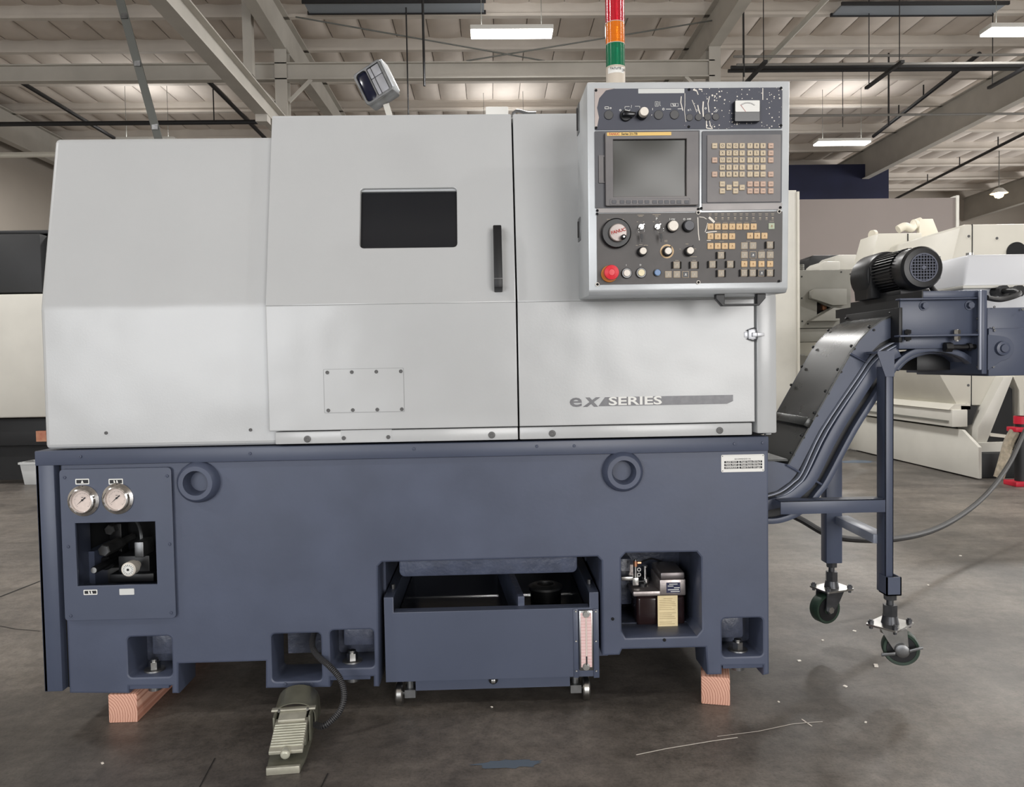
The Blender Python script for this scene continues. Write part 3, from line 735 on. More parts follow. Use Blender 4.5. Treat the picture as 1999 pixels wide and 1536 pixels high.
def sheet(x0, x1, zb, holes=()):
    """vertical lower panel, bend, slanted upper panel with an optional hole"""
    th = .03
    b = MB().mesh(plate([(x0, 0), (x1, 0), (x1, SL), (x0, SL)], holes, 0, th, .003)); b.xf(FS.M)
    b2 = MB().mesh(plate([(x0, zb), (x1, zb), (x1, ZCR), (x0, ZCR)], [], YD, th, .003)); b.mesh(b2.build(smooth=False))
    b.box(x0+.003, x1-.003, .094, .16, 1.822, 1.8455)
    return smooth(b.build(smooth=False))
win = rr(*FS.rect(703, 367, 892, 483), .012)
dx0, dx1 = -.658, .081
door = part('door', sheet(dx0, dx1, .882, [win]), 'cover', lathe)
w = FS.rect(703, 367, 892, 483); g = MB().box(w[0]-.02, w[2]+.02, .018, .024, w[1]-.02, w[3]+.02); g.xf(FS.M); part('window_pane', g, 'pane', door, label='dark glass window pane')
g = MB().box(w[0]-.02, w[2]+.02, .010, .018, w[3]-.006, w[3]+.02); g.xf(FS.M); part('pane_clip', g, 'frame_alu', door)
# handle
hx, hz0 = FS.p(973, 571); hz1 = FS.p(971, 446)[1]
h = MB().prism([(-.0, hz0), (-.036, hz0+.004), (-.042, hz0+.03), (-.042, hz1-.025), (-.036, hz1-.003), (0, hz1), (0, hz1-.02), (-.026, hz1-.028), (-.028, hz0+.035), (0, hz0+.025)], 'x', hx-.0125, hx+.0125)
h.xf(FS.M); hd = part('handle', h.build(bevel=.003), 'black', door, label='black bow handle')
g = MB().box(hx-.0125, hx+.0125, -.0428, -.042, hz0+.028, hz0+.031); g.xf(FS.M); part('handle_band', g, 'steel_dull', hd)
# access cover with eight screws, sill strip
s, q = sticker(633, 720, 788, 804, YD-.0012, 'cover', door, .0012, .003, 'access_cover')
sg, q = sticker(632, 719, 789, 805, YD-.0006, 'cover_dark', door, .0006, .003, 'access_cover_rim')
for i in range(4):
    screw_at(639+47.8*i, 727-.8*i, YD-.001, door, .0055, 'plug'); screw_at(641+47.8*i, 801-.8*i, YD-.001, door, .0055, 'plug')
rc = part('front_cover', sheet(.0855, .797, .882), 'cover', lathe)
part('corner_cover', MB().prism([(YD, .846), (YD, ZCR), (.095, 1.845), (.2, 1.845), (.2, .846)], 'x', .803, .864).build(bevel=.006), 'cover', lathe)
sill = part('door_sill', MB().box(-.642, .081, YD+.006, .03, .842, .879).build(bevel=.003), 'cover', lathe)
sill2 = part('cover_sill', MB().box(.0855, .79, YD+.006, .03, .842, .879).build(bevel=.003), 'cover', lathe)
for px, py, p in ((600, 857, sill), (960, 849, sill), (1078, 846, sill2), (1405, 840, sill2)):
    screw_at(px, py, YD+.005, p, .0105, 'plug', 'sill_plug', depth=.002)
s, q = sticker(665, 839, 765, 862, YD+.0052, 'cover', sill, .0008, .001, 'sill_plate')
for px in (671, 758): screw_at(px, 855 if px < 700 else 853, YD+.004, sill, .006, 'plug')
# toggle latch
x, z = FR.p(1470, 653, YD)
la = part('toggle_latch', MB().box(x-.027, x-.012, YD-.002, YD, z-.008, z+.008).box(x-.016, x+.012, YD-.008, YD, z-.014, z+.016).build(bevel=.0015), 'latch', lathe, label='chrome toggle latch')
part('latch_lever', MB().prism([(x-.006, z+.006), (x+.03, z+.004), (x+.03, z-.005), (x-.006, z-.007)], 'y', YD-.014, YD-.008).build(bevel=.001), 'latch', la)
part('latch_wire', MB().tube([(x-.02, YD-.005, z+.012), (x+.004, YD-.012, z+.018), (x+.006, YD-.012, z-.018), (x-.02, YD-.005, z-.012)], .0016, 6, 4), 'steel_dark', la)
# series badge
Yb = YD-.0008
band = FR.poly([(1168, 790), (1181, 773), (1423, 773), (1431, 773.5), (1429, 787), (1423, 790)], Yb)
zt = FR.p(1300, 773, Yb)[1]; zb_ = FR.p(1300, 790.5, Yb)[1]
bx = [p[0] for p in band]
bd = part('badge_band', plate([(bx[0], zb_), (bx[1], zt), (bx[3], zt), (bx[3], zb_+.008), (bx[5]-.006, zb_)], [], Yb, .0008), 'badge', rc, label='grey badge strip with worn lettering')
xa = FR.p(1185, 782, Yb)[0]; xb = FR.p(1295, 782, Yb)[0]
part('badge_lettering', text('SERIES', .034, (xa+xb)/2, (zt+zb_)/2, Yb-.0006, sx=1.72, off=.0007), 'white_print', rc)
xa = FR.p(1111, 784, Yb)[0]
part('badge_lettering', text('e', .055, xa, (zt+zb_)/2+.004, Yb-.0006, 'LEFT', sx=1.5, off=.0009), 'badge', rc)
part('badge_lettering', text('x', .058, xa+.045, (zt+zb_)/2+.004, Yb-.0006, 'LEFT', sx=1.35, shear=.2, off=.0011), 'badge', rc)
# oil plate
s, q = sticker(1408, 887, 1492, 921, -.0022, 'white_print', lathe, .002, .004, 'oil_plate')
W_, H_ = q[2]-q[0], q[3]-q[1]
for i, (a, b) in enumerate((('SLIDE WAY', 'Mobil Vactra Oil No.2'), ('TOOL POST', 'Mobil Vactra Oil No.2'), ('HYDRAULIC', 'Mobil D.T.E. Oil Light'))):
    zc = q[3]-H_*(.42+.165*i)
    for (u0, u1, tx) in ((.07, .40, a), (.42, .95, b)):
        part('oil_plate_field', MB().box(q[0]+W_*u0, q[0]+W_*u1, -.0026, -.0022, zc-H_*.06, zc+H_*.06), 'black_print', s)
        part('oil_plate_text', text(tx, .0068, q[0]+W_*(u0+u1)/2, zc, -.0029, ext=.0001, off=.0001), 'white_print', s)
part('oil_plate_text', text('RECOMMENDED OIL', .0055, q[0]+W_*.5, q[3]-H_*.26, -.0027, ext=.0001), 'black_print', s)
for u, v in ((.03, .08), (.03, .92), (.97, .08), (.97, .92)):
    part('oil_plate_rivet', MB().cyl((q[0]+W_*u, -.003, q[1]+H_*v), (q[0]+W_*u, -.002, q[1]+H_*v), .0016, n=8), 'plug', s)
# fitting on the roof
q = FR.rect(948, 213, 992, 231, .45)
part('roof_fitting', MB().box(q[0], q[2], .42, .5, 1.846, q[3]).build(bevel=.004), 'white_print', lathe, label='small white box on the roof')
part('roof_conduit', MB().tube([(q[2], .46, 1.86), (q[2]+.02, .46, q[3]-.01), (q[2]+.07, .46, q[3]-.012), (q[2]+.1, .46, q[3]-.012)], .006, 8, 4), 'steel_dull', lathe)

# ---------------------------------------------------------------- work light on the roof
x, z = FR.p(735, 172, .5); x2, z2 = FR.p(775, 236, .5)
wl = thing('work_light', 'silver box-shaped work light tilted on a flat bar above the lathe roof', 'work light', (x2+.005, .5, 1.846))
Mh = Matrix.Translation((x, .5, z)) @ Matrix.Rotation(rad(24.5), 4, 'Y') @ Matrix.Rotation(rad(-14), 4, 'X') @ Matrix.Rotation(rad(12), 4, 'Z')
Mh = Matrix.Translation((x, .5, z)) @ Matrix.Rotation(rad(-24.5), 4, 'Y') @ Matrix.Rotation(rad(-10), 4, 'X') @ Matrix.Rotation(rad(-14), 4, 'Z') @ Matrix.Scale(.92, 4)
Mh.translation.z += .01
def wlp(name, b, m, bev=.003): b.xf(Mh); return part(name, b.build(bevel=bev), m, wl)
wlp('lamp_housing', MB().box(-.062, .062, -.02, .05, -.068, .068), 'steel_dull', .012)
wlp('lamp_bezel', MB().mesh(plate(rr(-.062, -.07, .062, .07, .012), [rr(-.052, -.062, -.008, .062, .014), rr(-.002, -.06, .05, .06, .004)], -.034, .014, .002)), 'steel_dull', 0)
wlp('lamp_glass', MB().box(-.055, -.006, -.024, -.018, -.064, .064), 'pane_blue', .001)
for (a, b, c, d) in ((-.001, .013, -.058, .012), (.0155, .048, -.058, .012), (-.001, .013, .0145, .058), (.0155, .048, .0145, .058)): wlp('lamp_fin', MB().box(a, b, -.03, -.018, c, d), 'fin', .0015)
wlp('lamp_side_rail', MB().box(.052, .07, -.03, .03, -.06, .066), 'frame_alu', .004)
part('mounting_bar', MB().bar((x+.03, .52, z-.05), (x2+.01, .52, 1.847), .022, .006, up=(0, 1, 0)).box(x2-.03, x2+.05, .49, .55, 1.846, 1.852), 'bg_white2', wl)

# ================================================================== control pendant
FP = Frame((.55, -.27, 1.56), rad(2.0))
pend = thing('control_pendant', 'grey control cabinet with screen, keypad and red stop button mounted on the lathe front', 'control panel', FP.M)
def L(name, me, m, parent=pend, label=None): return part(name, me, m, parent, local=True, label=label)
hx0, hz0, hx1, hz1 = FP.rect(1147.5, 159, 1540.5, 565.5)
L('cabinet', MB().prism([(0, hz0), (0, hz1), (.225, hz1), (.225, hz0-.012), (.012, hz0-.012)], 'x', hx0, hx1).build(bevel=.004), 'frame_alu')
L('cabinet_top_plate', MB().box(hx0+.33, hx0+.43, .02, .12, hz1, hz1+.004), 'tape')
def pl(name, a, b, c, d, m, y=-.003, th=.003, r=.002, parent=pend, bev=0.0):
    q = FP.rect(a, b, c, d, y); return L(name, plate(rr(*q, r), [], y, th, bev), m, parent), q
def disc(name, px, py, rpx, y, h, m, parent=pend, n=24, top=None, taper=.92):
    x, z = FP.p(px, py, y); r = rpx*KP
    o = L(name, MB().rev([(r, 0), (r, -h*.8), (r*taper, -h), (0, -h)], (x, y, z), (0, 1, 0), n), m, parent)
    return o, x, z, r
KP = (FP.p(1400, 400)[0]-FP.p(1300, 400)[0])/100
# upper panel
up, uq = pl('upper_panel', 1161, 172, 1527, 252, 'splatter')
q = FP.rect(1161, 172, 1176, 252, -.0034)
L('worn_patch', plate([(q[0], q[1]+.004), (q[0]+.006, q[1]+.006), (q[0]+.011, q[1]+.03), (q[0]+.006, q[1]+.055), (q[0]+.012, q[3]-.026), (q[0]+.03, q[3]-.006), (q[0]+.055, q[3]-.001), (q[0], q[3])], [], -.0034, .0004), 'disc_grey', up)
pl('masking_tape', 1246, 173, 1336, 182, 'tape', -.0036, .0006, .001, up)
DR = MB()
for pts, w in ((((1337, 182), (1337, 205), (1336, 215), (1339, 238)), .0012), (((1330, 188), (1329, 200), (1333, 216)), .0022), (((1351, 195), (1357, 210), (1360, 219)), .0012), (((1362, 205), (1364, 215), (1367, 223)), .0026),
               (((1373, 198), (1372, 212), (1373, 228)), .0032), (((1385, 188), (1382, 202), (1384, 219)), .002), (((1379, 235), (1379, 250), (1388, 251)), .0022), (((1385, 236), (1387, 246), (1391, 251)), .002), (((1489, 172), (1489, 195)), .002), (((1353, 175), (1360, 177)), .004), (((1360, 177), (1363, 185)), .0022), (((1364, 174), (1371, 175)), .003)):
    for (a, b) in zip(pts[:-1], pts[1:]):
        xa, za = FP.p(*a, -.0035); xb, zb = FP.p(*b, -.0035); DR.bar((xa, -.0035, za), (xb, -.0035, zb), w, .0008, up=(0, 1, 0))
o = L('paint_drip', DR.build(), 'paint_white', up); o['kind'] = 'stuff'
for px, py in ((1163.5, 176.5), (1345, 175), (1524.5, 172), (1163.5, 249.5), (1344.5, 247.5), (1524.5, 245)): screw_at(px, py, -.003, pend, .0035, 'seam', frame=FP)
for px, py, r in ((1188, 224.7, 8.7), (1285.4, 224.5, 8.7), (1316.4, 224, 8.7), (1345.6, 229.7, 6.7), (1363.3, 229, 6.7), (1380.7, 228.7, 6.7), (1396.9, 228.4, 6.7)):
    disc('hole_plug', px, py, r, -.003, .003, 'key_dark')
o, x, z, r = disc('selector_switch', 1221, 226, 11, -.003, .008, 'black')
L('selector_grip', MB().prism([(x-.011, z-.006), (x+.02, z-.007), (x+.024, z+.002), (x-.009, z+.007)], 'y', -.03, -.01).build(bevel=.002), 'black_gloss', o)
L('selector_pointer', MB().bar((x-.006, -.0305, z+.008), (x+.006, -.0305, z+.005), .0016, .0006, up=(0, 1, 0)), 'white_print', o)
def push(px, py, r, m, ring='black', h=.014, name='push_button'):
    o, x, z, rr_ = disc(name+'_ring' if False else name, px-1, py+1, r*1.16, -.003, h*.6, ring)
    L('button_cap', MB().rev([(r*KP, 0), (r*KP, -h*.4), (r*KP*.9, -h*.55), (0, -h*.55)], (x, -.003-h*.6, z), (0, 1, 0), 28), m, o); return o
push(1254, 223.5, 8.7, 'knob_white', h=.03)
# pictograms
PG = MB()
def pbar(a, b, w=.0009):
    xa, za = FP.p(*a, -.0035); xb, zb = FP.p(*b, -.0035); PG.bar((xa, -.0035, za), (xb, -.0035, zb), w, .0004, up=(0, 1, 0))
def pframe(a, b, c, d, w=.0007): pbar((a, b), (c, b), w); pbar((c, b), (c, d), w); pbar((c, d), (a, d), w); pbar((a, d), (a, b), w)
def pring(px, py, r):
    x, z = FP.p(px, py, -.0035); PG.rev([(r*KP, 0), (r*KP, -.0004), (r*KP*.55, -.0004), (r*KP*.55, 0)], (x, -.0032, z), (0, 1, 0), 14, closed=True)
pframe(1181, 208.5, 1188, 212.5, .0012); pring(1192, 211, 1.8); pring(1211, 215, 2); pbar((1220, 208), (1229, 208)); pbar((1220, 208), (1220, 212)); pbar((1239.5, 207.5), (1249, 207.5)); pbar((1249, 207.5), (1249, 211)); pbar((1233, 205), (1232, 211)); pbar((1229.5, 213), (1229.5, 216))
pframe(1279, 198.5, 1285, 207.5); pbar((1282, 200), (1282, 206), .0012); pbar((1288, 198), (1288, 206)); pbar((1288, 206), (1290, 206)); pring(1295, 213, 2.2); pbar((1300, 213), (1310, 213), .0014); pframe(1309.5, 202, 1324, 207.5); pbar((1313, 202), (1316, 207.5), .002); pbar((1318, 202), (1318, 207.5), .002); pbar((1323, 212.5), (1331, 212.5), .0014)
pbar((1274, 211), (1274, 215), .0013); pbar((1271, 225), (1273, 224), .0018); pring(1377.5, 211.5, 2); pring(1344, 215, 1.6); pbar((1347, 212), (1349, 216)); pbar((1360, 213), (1362, 217)); pbar((1395, 218), (1400, 213), .0012); pbar((1397, 219), (1401, 215), .0012)
o = L('panel_pictograms', PG.build(), 'white_print', up); o['kind'] = 'stuff'
# meter
mt, q = pl('load_meter', 1434.5, 195.5, 1484, 237, 'black_gloss', -.022, .02, .003, bev=.001)
q = FP.rect(1435.5, 196, 1483, 218, -.0225)
L('meter_scale', plate(rr(*q, .002), [], -.0228, .0008), 'white_print', mt)
ms = MB(); cxm, czm = (q[0]+q[2])/2, q[1]-.004
for k in range(13):
    t = rad(50+80*k/12); t2 = rad(50+80*(k+1)/12) if k < 12 else t; R_ = .026
    a = Vector((cxm+R_*1.0*math.cos(t)*1.05, -.0232, czm+R_*math.sin(t))); b = Vector((cxm+R_*math.cos(t2)*1.05, -.0232, czm+R_*math.sin(t2)))
    if k < 12: ms.bar(a, b, .0006, .0003, up=(0, 1, 0))
    ms.bar(a, Vector((cxm+(R_+.003)*math.cos(t)*1.05, -.0232, czm+(R_+.003)*math.sin(t))), .0006, .0003, up=(0, 1, 0))
L('meter_marks', ms, 'black_print', mt)
L('meter_needle', MB().bar((cxm-.005, -.0233, czm+.004), (cxm-.019, -.0233, czm+.022), .0009, .0003, up=(0, 1, 0)), 'red_print', mt)
# screen unit
su, q = pl('screen_unit', 1161.5, 255, 1366, 405, 'bezel_dark', -.005, .005, .002)
scr = FP.rect(1197, 271.5, 1340, 383.5, -.016)
fq = FP.rect(1182, 256.5, 1364, 401, -.018)
L('screen_bezel', plate(rr(*fq, .004), [[(scr[0], scr[1]), (scr[2], scr[1]), (scr[2], scr[3]), (scr[0], scr[3])]], -.018, .013, .0012), 'panel_grey', su)
b = MB(); nx_, nz_ = 10, 8; vs = []; fs = []
for j in range(nz_+1):
    for i in range(nx_+1):
        u, v = i/nx_, j/nz_; vs.append((scr[0]+.001+u*(scr[2]-scr[0]-.002), -.0075-.004*(1-(2*u-1)**2)*(1-(2*v-1)**2)-.0006, scr[1]+.001+v*(scr[3]-scr[1]-.002)))
for j in range(nz_):
    for i in range(nx_): a = j*(nx_+1)+i; fs.append((a, a+1, a+nx_+2, a+nx_+1))
b.add(vs, fs); L('screen_glass', b.build(angle=80), 'screen', su, label='dull dark monitor glass')
pl('card_slot_door', 1169, 303, 1181, 357, 'panel_grey', -.009, .005, .001, su)
pl('card_slot', 1178.6, 306, 1179.8, 355, 'seam', -.0095, .001, .0001, su)
lb, q = pl('maker_label', 1185, 258, 1310.5, 264.6, 'yellow', -.0188, .0008, .001, su)
zc = (q[1]+q[3])/2; L('maker_text', text('FANUC', .0085, q[0]+.005, zc, -.0191, 'LEFT', .0001, sx=1.0, off=.0002), 'red_print', pend)
L('maker_text', text('Series 21i-TB', .0078, q[0]+.038, zc, -.0191, 'LEFT', .0001, sx=1.0, off=.0002), 'black_print', pend)
sk, q = pl('soft_key_frame', 1190, 387.5, 1347, 399.5, 'bezel_dark', -.0186, .0006, .002, su)
sk2, q = pl('soft_key_field', 1191, 388.3, 1346, 398.7, 'panel_grey', -.0189, .0004, .002, su)
KEYS = {}
def key(px, py, wpx, hpx, m, y, d, name='key', legend=None, lm='black_print', parent=pend):
    kk = (wpx, hpx, d, m)
    if kk not in KEYS:
        w_, h_ = wpx*KP/2, hpx*KP/2; me = MB().box(-w_, w_, -d, 0, -h_, h_).build(bevel=min(.0012, d*.45), seg=1); me.materials.append(MATS[m]); KEYS[kk] = me
    x, z = FP.p(px, py, y-d); o = bpy.data.objects.new(name, KEYS[kk]); col.objects.link(o); o.parent = parent; o.location = (x, y, z); WM[o] = WM[pend] @ Matrix.Translation((x, y, z))
    if legend:
        if legend not in LEG:
            if legend == '=': lm_ = MB().box(-.0036, .0036, -.0002, 0, -.0005, .0005).build()
            elif legend == '#': lm_ = MB().box(-.003, .003, -.0002, 0, -.003, -.002).box(-.0012, .002, -.0002, 0, -.001, .0025).build()
            else: lm_ = text(legend, .0095, 0, 0, 0, ext=.0001)
            LEG[legend] = lm_
        k2 = (legend, lm)
        if k2 not in LEG: c = LEG[legend].copy(); c.materials.clear(); c.materials.append(MATS[lm]); LEG[k2] = c
        t = bpy.data.objects.new('key_legend', LEG[k2]); col.objects.link(t); t.parent = o; t.location = (0, -d-.0003, 0)
    return o
LEG = {}
for px in (1198.9, 1214.4, 1226.8, 1238.8, 1250.8, 1263, 1278, 1289.8, 1301.7, 1313.4, 1325.5, 1340.5): key(px, 394, 8.6, 6, 'bezel_dark', -.0189, .0012, 'soft_key')
# keypad unit
ku, q = pl('keypad_unit', 1371, 255, 1526.5, 396, 'bezel_dark', -.005, .005, .002)
pl('keypad_plate', 1380.5, 263, 1524, 394, 'panel_grey', -.008, .003, .002, ku)
pl('trim_strip', 1371, 396.5, 1526.5, 409.5, 'trim_metal', -.004, .004, .001, ku)
pl('trim_strip', 1165, 405.5, 1366, 414, 'trim_metal', -.004, .004, .001, su)
C_ = [1395.5, 1410.6, 1423.6, 1436.4, 1449.2, 1464.5, 1477.2, 1490, 1505.3]; R_ = [284.3, 298.5, 312.2, 326.4, 339.9, 359, 372.5]
rows = [(0, 'ONGP789', (0, 8)), (1, 'XZCY456', (8,)), (2, 'UWHV123', (0, 8)), (3, 'MSTL-0.', ()), (4, 'IKRF/==', (0, 8))]
for r, s, ex in rows:
    for i, ch in enumerate(s): key(C_[i+1], R_[r], 10.4, 10.4, 'key_cream', -.008, .004, legend=ch)
    for c in ex: key(C_[c], R_[r], 10.4, 10.4, 'key_cream' if (r, c) == (0, 0) else 'key_pink', -.008, .004, legend='=')
for r in (5, 6):
    for c in (1, 3, 5, 6, 7, 8): key(C_[c], R_[r], 10.4, 10.4, 'key_pink' if c > 3 else 'key_cream', -.008, .004, legend='=')
for c in (2, 4): key(C_[c], 365.7, 10.4, 10.4, 'key_cream', -.008, .004, legend='=')
# operator panel
op, q = pl('operator_panel', 1165.5, 414.5, 1527, 553, 'panel_dark', -.004, .004, .002)
for px, py in ((1166.3, 555), (1363.3, 551), (1363, 415), (1165.5, 417.6), (1521, 412.7), (1520.5, 548.8), (1166, 411), (1363, 408), (1369, 406.5), (1523, 405)):
    screw_at(px, py, -.004, pend, .0036, 'seam', frame=FP)
for px, py in ((1166.3, 555), (1363.3, 551), (1363, 415), (1521, 412.7)):
    x, z = FP.p(px, py, -.004); L('screw_washer', MB().rev([(.0052, 0), (.0052, -.0012), (.0034, -.0012), (.0034, 0)], (x, -.004, z), (0, 1, 0), 16, closed=True), 'knob_white')
S = 0.1172
def LP(u, v): return 1150+u*S, 400+v*S
def RP(u, v): return 1350+u*S, 400+v*S
# handwheel
o, x, z, r = disc('handwheel', *LP(440, 480), 28.7, -.004, .016, 'motor_black', n=40)
L('handwheel_disc', MB().rev([(17*KP, 0), (17*KP, -.012), (15.5*KP, -.014), (0, -.0145)], (x+.003, -.018, z), (0, 1, 0), 36), 'disc_grey', o)
L('handwheel_text', text('FANUC', .012, 0, 0, 0, ext=.0002, off=.0003), 'red_print', o); o.children[-1].location = (x+.003, -.0337, z+.003); o.children[-1].rotation_euler = (0, rad(-14), 0)
L('crank_knob', MB().rev([(4.2*KP, 0), (4.8*KP, -.006), (4.6*KP, -.02), (3*KP, -.023), (0, -.023)], (x+.014, -.032, z-.014), (0, 1, 0), 18), 'black', o)
L('crank_pin', MB().rev([(1.6*KP, 0), (1.6*KP, -.001), (0, -.001)], (x+.014, -.055, z-.014), (0, 1, 0), 10), 'steel', o)
# key switches
for (u, v, hx_) in ((860, 370, -.002), (1130, 368, .006)):
    px, py = LP(u, v); o, x, z, r = disc('key_switch', px, py, 5.6, -.004, .008, 'steel')
    L('inserted_key', MB().bar((x-.004, -.018, z-.004), (x+.006, -.018, z+.006), .0025, .012, up=(0, 1, 0)), 'steel', o)
    ring = [(x+hx_+.0085*math.cos(t), -.022, z-.011+.0085*math.sin(t)) for t in [2*math.pi*i/18 for i in range(19)]]
    L('key_ring', MB().tube(ring, .0006, 5), 'steel', o)
    L('spare_key', MB().box(x+hx_-.002, x+hx_+.004, -.024, -.021, z-.032, z-.02).box(x+hx_, x+hx_+.0025, -.0235, -.0215, z-.042, z-.032), 'black', o)
push(*LP(1385, 355), 10, 'knob_white', h=.02); push(*LP(1650, 350), 10, 'bezel_dark', h=.018)
for (u, v) in ((870, 785), (1285, 785), (1650, 780)):
    px, py = LP(u, v); o, x, z, r = disc('rotary_knob', px, py, 9, -.004, .016, 'black', taper=.8)
    L('knob_cap', MB().rev([(6.6*KP, 0), (6.6*KP, -.008), (6*KP, -.009), (0, -.009)], (x+.001, -.018, z+.001), (0, 1, 0), 24), 'knob_white', o)
    L('knob_pointer', MB().add([(x+.004, -.021, z+.0085), (x+.0105, -.021, z+.0065), (x+.010, -.021, z+.016), (x+.004, -.01, z+.0085), (x+.0105, -.01, z+.0065), (x+.010, -.01, z+.016)], [(0, 1, 2), (0, 3, 4, 1), (1, 4, 5, 2), (2, 5, 3, 0)]), 'black', o)
px, py = LP(1285, 785); x, z = FP.p(px, py, -.0045)
L('worn_ring', MB().rev([(13.5*KP, 0), (13.5*KP, -.0003), (10.5*KP, -.0003), (10.5*KP, 0)], (x+.002, -.0042, z+.002), (0, 1, 0), 28, closed=True), 'key_amber', op)
px, py = LP(335, 1150); o, x, z, r = disc('emergency_stop', px, py, 16.2, -.004, .008, 'estop_ring')
L('stop_head', MB().rev([(9*KP, 0), (10*KP, -.01), (14.2*KP, -.012), (14.6*KP, -.018), (13.6*KP, -.024), (6.4*KP, -.026), (6.1*KP, -.0252), (5.8*KP, -.026), (0, -.0262)], (x+.002, -.012, z+.002), (0, 1, 0), 36), 'estop', o, 'red mushroom head')
for (u, v, m) in ((622, 1138, 'knob_white'), (862, 1132, 'yellow_white')):
    px, py = LP(u, v); o, x, z, r = disc('push_button', px, py, 10.2, -.004, .007, 'black_gloss')
    L('button_ring', MB().rev([(8.4*KP, 0), (8.4*KP, -.0006), (7.8*KP, -.0006), (7.8*KP, 0)], (x, -.011, z), (0, 1, 0), 24, closed=True), 'steel_dull', o)
    L('button_cap', MB().rev([(6.6*KP, 0), (6.6*KP, -.003), (6*KP, -.004), (0, -.004)], (x, -.0105, z), (0, 1, 0), 24), m, o)
o, x, z, r = disc('push_button', *LP(1130, 1130), 7.4, -.004, .005, 'black_gloss'); L('button_cap', MB().rev([(6*KP, 0), (6*KP, -.006), (5.2*KP, -.007), (0, -.007)], (x, -.008, z), (0, 1, 0), 20), 'blue_btn', o)
def okey(fn, u, v, m, guard=False, lm='bezel_dark'):
    px, py = fn(u, v)
    if guard:
        for s in (-8.2, 8.2): key(px+s, py, 1.8, 14, 'black', -.004, .008, 'key_guard')
    if m == 'key_amber' or m == 'key_green': key(px, py, 12, 12, m, -.004, .003, legend='#', lm='key_brown')
    else:
        o = key(px, py, 13.2, 13.2, 'key_edge', -.004, .0024); f = key(px, py, 11.2, 11.2, m, -.0064, .0006, 'key_face', legend='#', lm='key_edge' if m == 'key_clear' else 'white_print')
for u in (320, 438, 560, 680, 798, 916, 1037): okey(RP, u, 360, 'key_amber')
okey(RP, 1335, 352, 'key_green')
for u in (318, 438, 557, 678): okey(RP, u, 522, 'key_amber'); okey(RP, u, 684, 'key_amber')
for u in (977, 1095, 1217): okey(RP, u, 513, 'key_amber')
okey(RP, 882, 680, 'key_clear'); okey(RP, 1025, 678, 'key_clear'); okey(RP, 1312, 667, 'key_clear', True)
for i, u in enumerate((882, 1025, 1168, 1312)): okey(RP, u, 832, 'key_dark' if i == 1 else 'key_clear'); okey(RP, u, 982, 'key_amber'); okey(RP, u, 1132, 'key_dark' if i == 2 else 'key_clear', True)
for (u, v) in ((495, 838), (352, 990), (650, 988), (497, 1140)): okey(RP, u, v, 'key_clear', True)
for u in (1462, 1752): okey(LP, u, 1000, 'key_clear', True)
for i, u in enumerate((1320, 1464, 1608, 1752)): okey(LP, u, 1157, 'key_dark' if i == 2 else 'key_clear')
# printed writing on the operator panel
def ptxt(s, u, v, size, fn=LP, sx=1.0):
    px, py = fn(u, v); x, z = FP.p(px, py, -.0044); L('panel_writing', text(s, size, x, z, -.0044, ext=.0001, sx=sx, off=.0001), 'white_print', op)
ptxt('P', 1125, 232, .009); ptxt('ON', 1398, 240, .0065); ptxt('OFF', 1665, 238, .0065); ptxt('I', 1345, 238, .007); ptxt('O', 1585, 238, .007); ptxt('I', 620, 1003, .006); ptxt('O', 855, 1000, .006)
PW = MB()
def dash(u, v, wpx, fn=LP, h=.0011):
    px, py = fn(u, v); xa, za = FP.p(px-wpx/2, py, -.0043); xb, zb = FP.p(px+wpx/2, py, -.0043); PW.bar((xa, -.0043, za), (xb, -.0043, zb), h, .0003, up=(0, 1, 0))
for (u, v, w_) in ((860, 168, 13), (858, 188, 8), (1125, 160, 16), (1125, 186, 7), (805, 280, 3), (908, 280, 2), (1075, 280, 3), (1175, 280, 2), (795, 672, 4), (860, 662, 7), (945, 670, 8), (1280, 590, 6), (1280, 610, 6), (1630, 650, 6), (1515, 735, 2), (1765, 732, 4), (1740, 862, 13), (1462, 925, 7), (1750, 922, 7), (330, 240, 8), (545, 240, 8)): dash(u, v, w_)
for u in (310, 408, 517, 615, 725, 825, 922, 1030, 1142, 1250, 1352):
    dash(u, 145, 6, RP); dash(u, 168, 5, RP); dash(u, 215, 3.6, RP, .003); dash(u, 243, 4, RP)
for (u, v) in ((438, 292), (560, 292), (680, 290), (798, 290), (916, 290), (1037, 270), (1335, 272), (318, 450), (438, 450), (557, 450), (678, 450), (1095, 440), (500, 608), (950, 605), (500, 755), (882, 758), (1168, 755), (1312, 755), (882, 908), (1025, 908), (1168, 905), (1312, 905), (882, 1055), (1025, 1055), (1168, 1055), (1312, 1055)): dash(u, v, 9, RP, .0009)
o = L('printed_legends', PW.build(), 'print_tan', op); o['kind'] = 'stuff'
PA = MB()
for pts, w_ in ((((105, 205), (108, 330), (115, 480), (130, 590)), .0022), (((130, 198), (200, 205), (250, 235)), .0016), (((290, 205), (330, 240), (380, 290)), .006), (((270, 300), (250, 380), (225, 450)), .0018), (((240, 462), (320, 448), (420, 440)), .0024), (((255, 590), (320, 588)), .0018)):
    for (a, b) in zip(pts[:-1], pts[1:]):
        xa, za = FP.p(*RP(*a), -.0044); xb, zb = FP.p(*RP(*b), -.0044); PA.bar((xa, -.0044, za), (xb, -.0044, zb), w_, .0004, up=(0, 1, 0))
o = L('scraped_paint', PA.build(), 'paint_white', op); o['kind'] = 'stuff'
